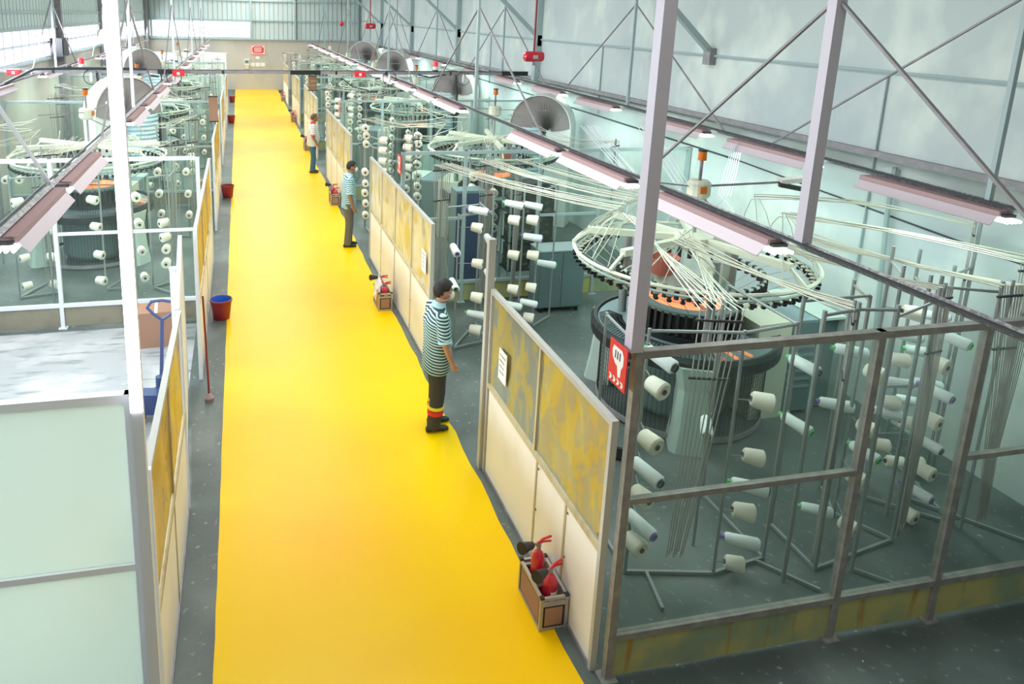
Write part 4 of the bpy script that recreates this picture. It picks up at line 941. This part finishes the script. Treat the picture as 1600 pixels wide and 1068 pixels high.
MB().tube([(0,0,.40), (.0,.0,.45), (.02,.01,.5)], [.012,.008,.02], 6).obj('bag_tie', M['white'], t)
def bucket(label, x, y, inner, s=1.0):
    t = thing('bucket', label, 'bucket', (x, y, 0), 0, 'buckets along the left lane edge')
    H_, r0, r1 = .31*s, .118*s, .158*s
    MB().lathe([(0,0), (r0,0), (r0+.004,.01), (r1-.002,H_-.03), (r1+.008,H_-.03), (r1+.008,H_), (r1-.004,H_)], 32).obj('shell', M['darkred'], t, smooth=True)
    MB().lathe([(r1-.004,H_), (r1-.008,H_-.01), (r0-.004,.03), (0,.03)], 32).obj('liner', M[inner], t, smooth=True)
    MB().tube([((r1+.01)*math.cos(a), (r1+.012)*math.sin(a), H_-.02-.05*math.sin(a)) for a in [PI*i/12 for i in range(13)]], .003, 5).obj('handle', M['steel'], t)
bucket('dark red bucket with a blue inside left of the yellow lane', -.37, 10.85, 'blue')
bucket('second bucket, all red, beside the left lane edge', -.38, 18.6, 'darkred')
bucket('third red bucket along the left lane edge', -.40, 31.8, 'darkred')
bucket('farthest red bucket along the left lane edge', -.42, 39.3, 'darkred')
# pallet truck and carton left of the fence
t = thing('pallet_truck', 'dark blue hand pallet truck standing left of the fence beside the carton', 'pallet truck', (-.98, 8.15, 0), -1.75)
MB().tube([(0,0,.22), (-.10,0,.62), (-.20,0,1.08)], .022, 8).obj('drawbar', M['navy'], t)
MB().tube([(-.20,-.0,1.06), (-.21,-.10,1.13), (-.22,-.17,1.20), (-.23,-.12,1.27), (-.235,0,1.285), (-.23,.12,1.27), (-.22,.17,1.20), (-.21,.10,1.13), (-.20,0,1.06)], .018, 8).obj('handle_loop', M['navy'], t)
MB().lathe([(0,.08), (.09,.08), (.09,.30), (.05,.34), (.05,.46), (0,.46)], 16).obj('pump', M['navy'], t)
MB().box(.04, .22, -.26, .26, .10, .34).obj('chassis', M['navy'], t)
for s in (-1, 1):
    MB().box(.2, 1.35, s*.19-.075, s*.19+.075, .06, .11).obj('fork', M['navy'], t)
    MB().cyl((0,s*.05-.03,.09), (0,s*.05+.03,.09), .09, n=18).obj('steer_wheel', M['black'], t)
    MB().cyl((1.2,s*.19-.03,.045), (1.2,s*.19+.03,.045), .045, n=14).obj('fork_roller', M['black'], t)
t = thing('carton', 'big reddish brown carton left of the lane behind the pallet truck', 'carton', (-1.22, 10.15, 0), .08)
MB().box(-.24, .24, -.2, .2, 0, .50).obj('body', M['cardboard'], t)
MB().box(-.24, -.004, -.2, .2, .501, .508).obj('flap', M['cardboard'], t); MB().box(.004, .24, -.2, .2, .501, .508).obj('flap', M['cardboard'], t)
MB().box(-.02, .02, -.203, .203, .506, .510).obj('tape', M['beige'], t)
t = thing('carton', 'small brown carton seen in the gap farther left of the lane', 'carton', (-.95, 18.6, 0), .0)
MB().box(-.2, .2, -.2, .2, 0, .45).obj('body', M['cardboard'], t); MB().box(-.2, .2, -.02, .02, .451, .454).obj('tape', M['beige'], t)
t = thing('step_stool', 'red A-frame stool left of the second left fence', 'stool', (-.75, 14.5, 0))
for s in (-1, 1): MB().bar((-.12, s*.1, 0), (0, s*.08, .55), .02, .02).obj('leg', M['signred'], t); MB().bar((.12, s*.1, 0), (0, s*.08, .55), .02, .02).obj('leg', M['signred'], t)
MB().box(-.08, .08, -.12, .12, .55, .57).obj('seat', M['signred'], t)
MB().bar((-.09, -.1, .14), (-.09, .1, .14), .02, .02).obj('rung', M['signred'], t)
t = thing('cleaning_pole', 'thin dark red pole with a pinkish head leaning by the left fence', 'pole', (-.46, 8.35, 0))
MB().tube([(0,0,.03), (-.03,.05,1.3)], .012, 6).obj('shaft', M['darkred'], t); MB().lathe([(0,0), (.05,0), (.055,.04), (.02,.09), (0,.1)], 12).obj('mop_head', M['pink'], t)
# cabinets
t = thing('steel_cabinet', 'dark slate green steel cabinet standing behind the right creel rack', 'cabinet', (4.46, 10.22, 0))
MB().box(0, .74, 0, .42, .08, 1.0).obj('body', M['slate'], t); MB().box(-.01, .75, -.01, .43, 1.0, 1.02).obj('top', M['mintframe'], t)
for a in (.01, .375): MB().box(a, a+.355, -.012, 0, .10, .97).obj('door', M['slate'], t)
MB().box(.33, .345, -.03, -.012, .5, .62).obj('handle', M['steel'], t)
for x in (.05, .65):
    for y in (.04, .36): MB().box(x, x+.04, y-.02, y+.02, 0, .08).obj('foot', M['black'], t)
t = thing('storage_rack', 'tall dark rack behind the second right glass partition', 'rack', (4.35, 11.35, 0))
for x in (0, .82):
    for y in (0, .4): MB().box(x, x+.03, y, y+.03, 0, 1.85).obj('upright', M['mintframe'], t)
for z in (.3, .8, 1.3, 1.8): MB().box(0, .85, 0, .43, z, z+.025).obj('shelf', M['darkmetal'], t)
mt = mat('mottled dark brown stock', (.05,.045,.035), .9, noise=[((.20,.20,.17), 9, .5, .7, I3)])
for z in (.325, .825, 1.325): MB().box(.05, .8, .04, .4, z, z+.40).obj('stock_bin', mt, t)
t = thing('steel_cabinet', 'blue grey tall cabinet behind the glass in the second right bay', 'cabinet', (3.45, 11.5, 0))
MB().box(0, .5, 0, .35, 0, 1.7).obj('body', M['bluegrey'], t); MB().box(.01, .49, -.012, 0, .05, 1.66).obj('door', M['navy'], t); MB().box(.42, .44, -.03, -.012, .8, .92).obj('handle', M['steel'], t)
t = thing('terracotta_tub', 'reddish tub standing behind the glass in the second right bay', 'tub', (4.05, 12.0, 1.1-1.1)); 
MB().cyl((0,0,0), (0,0,1.25), .22, .24, 24).obj('drum', M['slate'], t, smooth=True); MB().lathe([(.20,1.25), (.25,1.55), (.24,1.55), (.19,1.27), (0,1.27)], 24).obj('tub', M['rust'], t, smooth=True)
t = thing('floor_console', 'low pale topped console box on the floor left of the nearest machine', 'console', (3.75, 6.35, 0), .9)
MB().box(-.02, .34, -.14, .14, .02, .14).obj('body', M['darkmetal'], t); MB().box(.0, .32, -.146, -.14, .03, .13).obj('side_plate', M['bluegrey'], t); MB().box(0, .32, -.12, .12, .14, .148).obj('lid', M['concrete'], t)
# ================================================================ SIGNS AND NOTICES
def handsign(label, x, y, z, s, rz, kx=1.3, kz=.76):
    t = thing('red_hand_sign', label, 'sign', (x, y, z), rz, 'red hand signs on the glass partitions')
    t.scale = (kx, 1, kz); MB().box(-.085*s, .085*s, -.004, .004, -.19*s, .19*s).obj('plate', M['signred'], t)
    # pointing hand: cuff, palm, folded fingers and the finger pointing down
    m = MB()
    def poly(pts, yy=-.0055): m.add([(a*s, yy, b*s) for a, b in pts]+[(a*s, -.0041, b*s) for a, b in pts], [tuple(range(len(pts)))]+[(i, (i+1)%len(pts), len(pts)+(i+1)%len(pts), len(pts)+i) for i in range(len(pts))])
    poly([(-.045,.15), (.035,.15), (.055,.11), (.055,.03), (.04,-.01), (.035,-.09), (.012,-.10), (.0,-.01), (-.02,.0), (-.05,.05), (-.055,.11)])
    m.obj('hand_emblem', M['papersheet'], t)
    m = MB()
    for i in range(3): m.box((-.028+i*.022)*s, (-.018+i*.022)*s, -.0068, -.0056, .05*s, .12*s)
    m.obj('finger_lines', M['navy'], t)
    for i in range(4):
        m = MB(); c = -.058+i*.037; pts = [(c-.012,-.115), (c+.006,-.118), (c+.016,-.14), (c+.008,-.165), (c-.012,-.17), (c+.0,-.14)]
        poly2 = [(a*s, -.0055, b*s) for a, b in pts]; m.add(poly2+[(a, -.0041, b) for a, _, b in poly2], [tuple(range(6))]+[(q, (q+1)%6, 6+(q+1)%6, 6+q) for q in range(6)]); m.obj('stripe', M['papersheet'], t)
handsign('red sign with a white pointing hand and four stripes on the near corner post', 2.292, 3.945, 2.375, 1, -PI/2)
handsign('smaller red hand sign at the corner of the second right glass partition', 2.33, 10.86, 2.31, 1, -PI/2)
handsign('tiny red hand sign at the corner of the third right glass partition', 2.33, 17.92, 2.31, 1, -PI/2)
def notice(label, x, y, z, w_, h_, mt='papersheet', rz=0, ink=None, group=None, cat='notice'):
    t = thing('notice', label, cat, (x, y, z), rz)
    if group: t['group'] = group
    MB().box(-w_/2, w_/2, -.003, .003, -h_/2, h_/2).obj('sheet', M[mt], t)
    if ink:
        R = random.Random(int(x*100+z*10))
        m = MB()
        for i in range(4): m.box(-w_*.38, w_*R.uniform(.1, .38), -.0045, -.003, h_*(.3-i*.18), h_*(.3-i*.18)+h_*.05)
        m.obj('writing', M[ink], t)
notice('white paper notice taped to the nearest right fence plastic', 2.300, 5.98, 1.36, .20, .30, rz=-PI/2, ink='steel')
notice('white paper notice on the second right fence plastic', 2.300, 9.05, 1.36, .22, .30, rz=-PI/2, ink='steel')
notice('white paper with red handwriting hung on the right end rack', 6.62, 4.72, 2.28, .26, .30, rz=.2, ink='signred')
t = thing('wall_notice', 'red and white notice board high on the far concrete wall', 'notice', (1.10, Y1-.02, 2.37))
MB().box(-.45, .45, -.02, .02, -.3, .3).obj('board', M['papersheet'], t)
m = MB()
for (a, b, c_, d) in ((-.43,.43,-.28,-.24), (-.43,.43,.24,.28), (-.43,-.39,-.24,.24), (.39,.43,-.24,.24)): m.box(a, b, -.026, -.02, c_, d)
m.obj('border', M['signred'], t)
MB().add([(x*.34/.34, -.024, z) for x, z in [(-.26,-.2),(.26,-.2),(.34,-.12),(.34,.12),(.26,.2),(-.26,.2),(-.34,.12),(-.34,-.12)]], [tuple(range(8))]).obj('red_field', M['signred'], t)
m = MB()
for i in range(4): m.box(-.24, .24-.05*(i % 2), -.028, -.0245, .1-i*.075, .13-i*.075)
m.obj('lettering', M['papersheet'], t)
for i, (x, z, w_, h_) in enumerate(((.76,1.5,.26,.22), (1.06,1.5,.26,.24), (1.36,1.5,.26,.22), (1.06,1.9,.22,.16))):
    notice('white sheet %s under the red notice on the far wall' % ['at the left', 'in the middle', 'at the right', 'directly'][i], x, Y1-.02, z, w_, h_, group='sheets on the far wall')
t = thing('time_clock', 'cream wall box with a small dark display on the far wall left of the sheets', 'wall box', (.42, Y1-.02, 1.55))
MB().box(-.16, .16, -.12, .02, -.1, .28).obj('case', M['beige'], t); MB().box(-.11, .11, -.13, -.12, .03, .2).obj('display', M['slate'], t); MB().box(-.12, .12, -.1, .02, -.3, -.1).obj('card_holder', M['cream'], t)

# ================================================================ PEOPLE
def fuse(parts, voxel, name, mats, parent, smooth_it=4):
    """join overlapping closed pieces into one continuous surface"""
    me = parts.mesh(name+'_raw', mats)
    o = bpy.data.objects.new(name+'_tmp', me); C.objects.link(o)
    r = o.modifiers.new('r', 'REMESH'); r.mode = 'VOXEL'; r.voxel_size = voxel
    s = o.modifiers.new('s', 'SMOOTH'); s.factor = .5; s.iterations = smooth_it
    dg = bpy.context.evaluated_depsgraph_get(); nm = bpy.data.meshes.new_from_object(o.evaluated_get(dg))
    bpy.data.objects.remove(o)
    nm.name = name
    nm.polygons.foreach_set('use_smooth', [True]*len(nm.polygons))
    if len(nm.materials) == 0:
        for m_ in (mats if isinstance(mats, (list, tuple)) else [mats]): nm.materials.append(m_)
    return link(name, nm, parent)
def ell_loft(m, secs, n=20):
    """secs: (cx, cy, z, rx, ry)"""
    m.loft([[(cx+rx*math.cos(2*PI*k/n), cy+ry*math.sin(2*PI*k/n), z) for k in range(n)] for cx, cy, z, rx, ry in secs])
def ball(m, c, rx, ry=None, rz=None, n=16):
    ry = ry or rx; rz = rz or rx; prof = []
    rings = []
    for j in range(1, 10):
        a = PI*j/10-PI/2; rings.append([(c[0]+rx*math.cos(a)*math.cos(2*PI*k/n), c[1]+ry*math.cos(a)*math.sin(2*PI*k/n), c[2]+rz*math.sin(a)) for k in range(n)])
    m.loft(rings)
def person(label, x, y, rz, h, skin, hairm, shirtm, troum, shoem, collarm, o_):
    """built facing +x; h total height. o_: pose options"""
    t = thing('person', label, 'person', (x, y, .003), rz); k = h/1.72
    hd = o_.get('head', .03)          # head forward of the hips
    belly = o_.get('belly', 0); sp = o_.get('stance', .09); st_ = o_.get('stride', .06)
    V3 = lambda *a: Vector(a)*k
    B = MB()
    neckx = hd*.75; hx = hd+.025
    # trunk
    ell_loft(B, [(0,0,.80*k,.10*k,.14*k), (0,0,.90*k,.12*k,.165*k), (.01*k,0,1.02*k,.105*k,.145*k), (.01*k,0,1.2*k,.115*k,.16*k), (.0,0,1.34*k,.11*k,.18*k), (-.005*k,0,1.42*k,.075*k,.13*k), (neckx*.6*k,0,1.46*k,.058*k,.07*k), (neckx*k,0,1.52*k,.052*k,.054*k), (hx*k-.01*k,0,1.58*k,.052*k,.052*k)])
    # skull, jaw, nose, ears
    hc = V3(hx, 0, 1.615)
    ball(B, hc+V3(-.008,0,.012), .096*k, .077*k, .098*k)
    ball(B, hc+V3(.028,0,-.055), .058*k, .052*k, .055*k)
    ball(B, hc+V3(.060,0,-.085), .024*k, .026*k, .02*k)
    ball(B, hc+V3(.088,0,-.015), .026*k, .013*k, .022*k); ball(B, hc+V3(.074,0,.02), .018*k, .034*k, .014*k)
    for s in (-1, 1): ball(B, hc+V3(-.005,s*.077,-.012), .022*k, .010*k, .032*k)
    # legs
    LG = []
    for s in (-1, 1):
        fx_ = s*st_*-1 if False else (st_ if s > 0 else -st_*.4)
        hip, knee, ank = V3(0,s*.085,.88), V3(.02+fx_*.5,s*(sp*.95),.48), V3(-.01+fx_,s*sp,.08)
        LG.append((hip, knee, ank)); B.tube([hip, knee.lerp(hip,.5), knee, ank.lerp(knee,.6), ank], [.085*k,.075*k,.055*k,.055*k,.04*k], 12)
        B.tube([ank+V3(-.03,0,-.04), ank+V3(.06,0,-.045), ank+V3(.14,0,-.055)], [.04*k,.038*k,.025*k], 10)
    # arms
    AR = []
    for s in (-1, 1):
        sh = V3(-.005, s*.19, 1.385); el, wr_ = o_['arms'][0 if s < 0 else 1]
        el, wr_ = V3(*el), V3(*wr_)
        AR.append((sh, el, wr_)); B.tube([V3(0,s*.12,1.37), sh, sh.lerp(el,.4), el, el.lerp(wr_,.35), wr_], [.05*k,.055*k,.047*k,.038*k,.038*k,.026*k], 12)
        d = (wr_-el).normalized(); cur = Vector((1,0,0))-d*d.x; cur.normalize(); side = d.cross(cur)
        palm = wr_+d*.05*k
        B.tube([wr_-d*.01*k, wr_+d*.03*k, wr_+d*.085*k], [.026*k,.036*k,.034*k], 10)
        for q in range(4):
            off = side*((q-1.5)*.019*k); ln = (.82, 1.0, .94, .74)[q]*k*o_.get('flen', 1)
            p0 = wr_+d*.075*k+off; p1 = p0+(d*.036+cur*.012)*ln; p2 = p1+(d*.012+cur*.030)*ln; p3 = p2+(-d*.010+cur*.020)*ln
            B.tube([p0-d*.02*k, p0, p1, p2, p3], [.0095*k,.0098*k,.0092*k,.0085*k,.007*k], 8)
        p0 = wr_+d*.03*k+cur*.02*k-side*.0; B.tube([p0, p0+(d*.025+cur*.025)*k, p0+(d*.055+cur*.032)*k], [.013*k,.0115*k,.009*k], 8)
    fuse(B, .0085, 'body', skin, t)
    # shirt
    Sx = MB(); hem = o_.get('hem', .80); g = o_.get('fit', 1.0)
    ell_loft(Sx, [(.0,0,hem*k,(.138+belly*.2)*k*g,.178*k*g), (.01*k,0,(hem+.1)*k,(.14+belly*.6)*k*g,.18*k*g), ((.015+belly*.5)*k,0,1.02*k,(.135+belly)*k*g,.172*k*g), ((.01+belly*.4)*k,0,1.15*k,(.132+belly*.7)*k*g,.178*k*g), (0,0,1.30*k,.128*k*g,.195*k*g), (0,0,1.385*k,.105*k,.18*k), (neckx*.3*k,0,1.44*k,.078*k,.105*k), (neckx*.6*k,0,1.475*k,.062*k,.068*k)], 28)
    for (sh, el, wr_), s in zip(AR, (-1, 1)):
        e2 = sh.lerp(el, .86); e3 = sh.lerp(el, .55)
        Sx.tube([V3(0,s*.10,1.375), sh+V3(0,0,.006), e3, e2], [.06*k,.068*k,.070*k,.074*k], 16)
    fuse(Sx, .011, 'shirt', shirtm, t, 5)
    cu = MB()
    for (sh, el, wr_) in AR: cu.tube([sh.lerp(el,.83), sh.lerp(el,.93)], [.0755*k,.0765*k], 18)
    cu.obj('sleeve_cuff', collarm, t, smooth=True)
    MB().loft([[(nx*k+r1*math.cos(2*PI*i/20)*k, r1*1.12*math.sin(2*PI*i/20)*k, z*k-.018*k*math.cos(2*PI*i/20)) for i in range(20)] for nx, z, r1 in ((neckx*.35,1.445,.083), (neckx*.6,1.475,.070), (neckx*.8,1.505,.062), (neckx*.8,1.50,.057), (neckx*.6,1.47,.06))]).obj('collar', collarm, t, smooth=True)
    # trousers
    T = MB(); ell_loft(T, [(0,0,.78*k,.118*k,.155*k), (0,0,.86*k,.128*k,.168*k), (0,0,.95*k,.118*k,.158*k)], 22)
    tb = o_.get('baggy', .0)
    for hip, knee, ank in LG:
        T.tube([hip+V3(0,0,.02), hip.lerp(knee,.3), hip.lerp(knee,.7), knee, knee.lerp(ank,.5), ank+V3(0,0,.02), ank+V3(.0,0,-.035)], [(.105+tb*.3)*k,(.098+tb*.5)*k,(.082+tb)*k,(.078+tb)*k,(.074+tb)*k,(.072+tb)*k,(.066+tb)*k], 16)
    fuse(T, .012, 'trousers', troum, t, 4)
    for hip, knee, ank in LG:
        Sh = MB(); rings = []
        for (xx, w_, h_) in ((-.085,.026,.05), (-.07,.040,.07), (-.02,.044,.085), (.04,.046,.072), (.11,.050,.052), (.155,.040,.04), (.175,.018,.028)):
            rings.append([((ank.x+xx*k), ank.y+w_*k*math.cos(2*PI*i/14), (.006+h_*.5*(1+math.sin(2*PI*i/14)))*k) for i in range(14)])
        Sh.loft(rings); Sh.obj('shoe', shoem, t, smooth=True)
    # hair: shell over the skull, open at face and ears
    Hm = MB(); n = 40; N = 24; vs = []; idx = {}; fs = []
    cc = hc+V3(-.010,0,.014); top = o_.get('hair', 1.0)
    for j in range(N+1):
        a = PI*j/N
        for i in range(n):
            b = 2*PI*i/n; dx, dy, dz = math.sin(a)*math.cos(b), math.sin(a)*math.sin(b), math.cos(a)
            vol = 1.10+.05*max(dz, 0)*top+random.uniform(-.008, .008)
            vs.append(cc+Vector((dx*.096*vol, dy*.078*vol, dz*.098*(vol+.05*top)))*k)
    def keep(v):
        q = (v-hc)/k
        if q.x > .055: return q.z > .064+o_.get('hairline', 0)
        if q.x > .015: return q.z > .02+(q.x-.015)*.8+o_.get('hairline', 0)
        if q.x > -.03: return q.z > .022
        if q.x > -.06: return q.z > -.02
        return q.z > -.045
    ok = [keep(v) for v in vs]
    for j in range(N):
        for i in range(n):
            f = (j*n+i, j*n+(i+1)%n, (j+1)*n+(i+1)%n, (j+1)*n+i)
            if all(ok[q] for q in f): fs.append(f)
    Hm.add(vs, fs); ho = Hm.obj('hair', hairm, t, smooth=True); sm = ho.modifiers.new('s', 'SOLIDIFY'); sm.thickness = -.012*k; sm.offset = -1
    # eyes and brows
    for s in (-1, 1):
        e = MB(); ball(e, hc+V3(.076, s*.030, .002), .009*k, .013*k, .007*k, 10); e.obj('eye', M['papersheet'], t)
        e = MB(); ball(e, hc+V3(.083, s*.031, .002), .004*k, .006*k, .006*k, 8); e.obj('pupil', M['hair'], t)
        MB().tube([hc+V3(.080, s*.014, .022), hc+V3(.080, s*.032, .027), hc+V3(.066, s*.050, .020)], .004*k, 5).obj('eyebrow', hairm, t)
    MB().tube([hc+V3(.078,-.020,-.062), hc+V3(.086,0,-.060), hc+V3(.078,.020,-.062)], .004*k, 6).obj('mouth', M['rust'], t)
    if o_.get('mask'):
        m = MB(); rings = []
        for (xx, rr) in ((.055,.050), (.075,.050), (.098,.040), (.112,.022), (.116,.006)):
            rings.append([hc+V3(xx, rr*.95*math.cos(2*PI*i/20), -.048+rr*1.12*math.sin(2*PI*i/20)) for i in range(20)])
        m.loft(rings); m.obj('dust_mask', M['mask'], t, smooth=True)
        for s in (-1, 1):
            MB().tube([hc+V3(.06,s*.045,-.035), hc+V3(.02,s*.075,-.015), hc+V3(-.03,s*.083,.004), hc+V3(-.09,s*.05,.012), hc+V3(-.112,0,.014)], .0022*k, 5).obj('mask_strap', M['mask'], t)
            MB().tube([hc+V3(.06,s*.045,-.065), hc+V3(.01,s*.074,-.075), hc+V3(-.04,s*.06,-.085), hc+V3(-.065,0,-.085)], .0022*k, 5).obj('mask_strap', M['mask'], t)
    for (z, mm, w_) in o_.get('bands', ()):
        for hip, knee, ank in LG:
            u = (knee.z-z*k)/(knee.z-ank.z); c_ = knee.lerp(ank, u)
            r0 = (.0775+tb)*k
            MB().tube([c_+V3(0,0,w_/2), c_-V3(0,0,w_/2)], [r0+.006, r0+.0065], 20).obj('reflective_band', mm, t)
    return t
person('nearest man in navy striped polo and charcoal trousers with yellow and red bands', 2.02, 7.30, .06, 1.72, M['skinl'], M['hair'], M['stripe1'], M['trou'], M['shoe'], M['collarb'],
       dict(arms=[((.02,-.245,1.10),(.11,-.235,.87)), ((.02,.245,1.10),(.10,.24,.86))], mask=True, hem=.71, fit=1.12, baggy=.006, stride=.05, head=.05, flen=.8, bands=((.30, M['bandy'], .035), (.245, M['bandr'], .05))))
person('second man, teal and white striped polo, grey trousers and white dust mask', 2.02, 14.15, .05, 1.71, M['skin'], M['hair'], M['stripe2'], M['trou2'], M['shoe'], M['collarb'],
       dict(arms=[((-.01,-.245,1.10),(.06,-.235,.85)), ((.02,.245,1.10),(.10,.24,.86))], mask=True, fit=1.05, baggy=.004, head=.05, stride=.04))
person('farthest man, white striped shirt with red collar, blue jeans, no mask', 2.0, 21.35, .0, 1.70, M['skin'], M['hairg'], M['stripe3'], M['jeans'], M['shoeb'], M['bandr'],
       dict(arms=[((-.01,-.25,1.10),(.10,-.22,.90)), ((.02,.25,1.10),(.14,.22,.92))], fit=1.12, belly=.035, head=.05, hairline=.02, hair=.2, stride=.03))
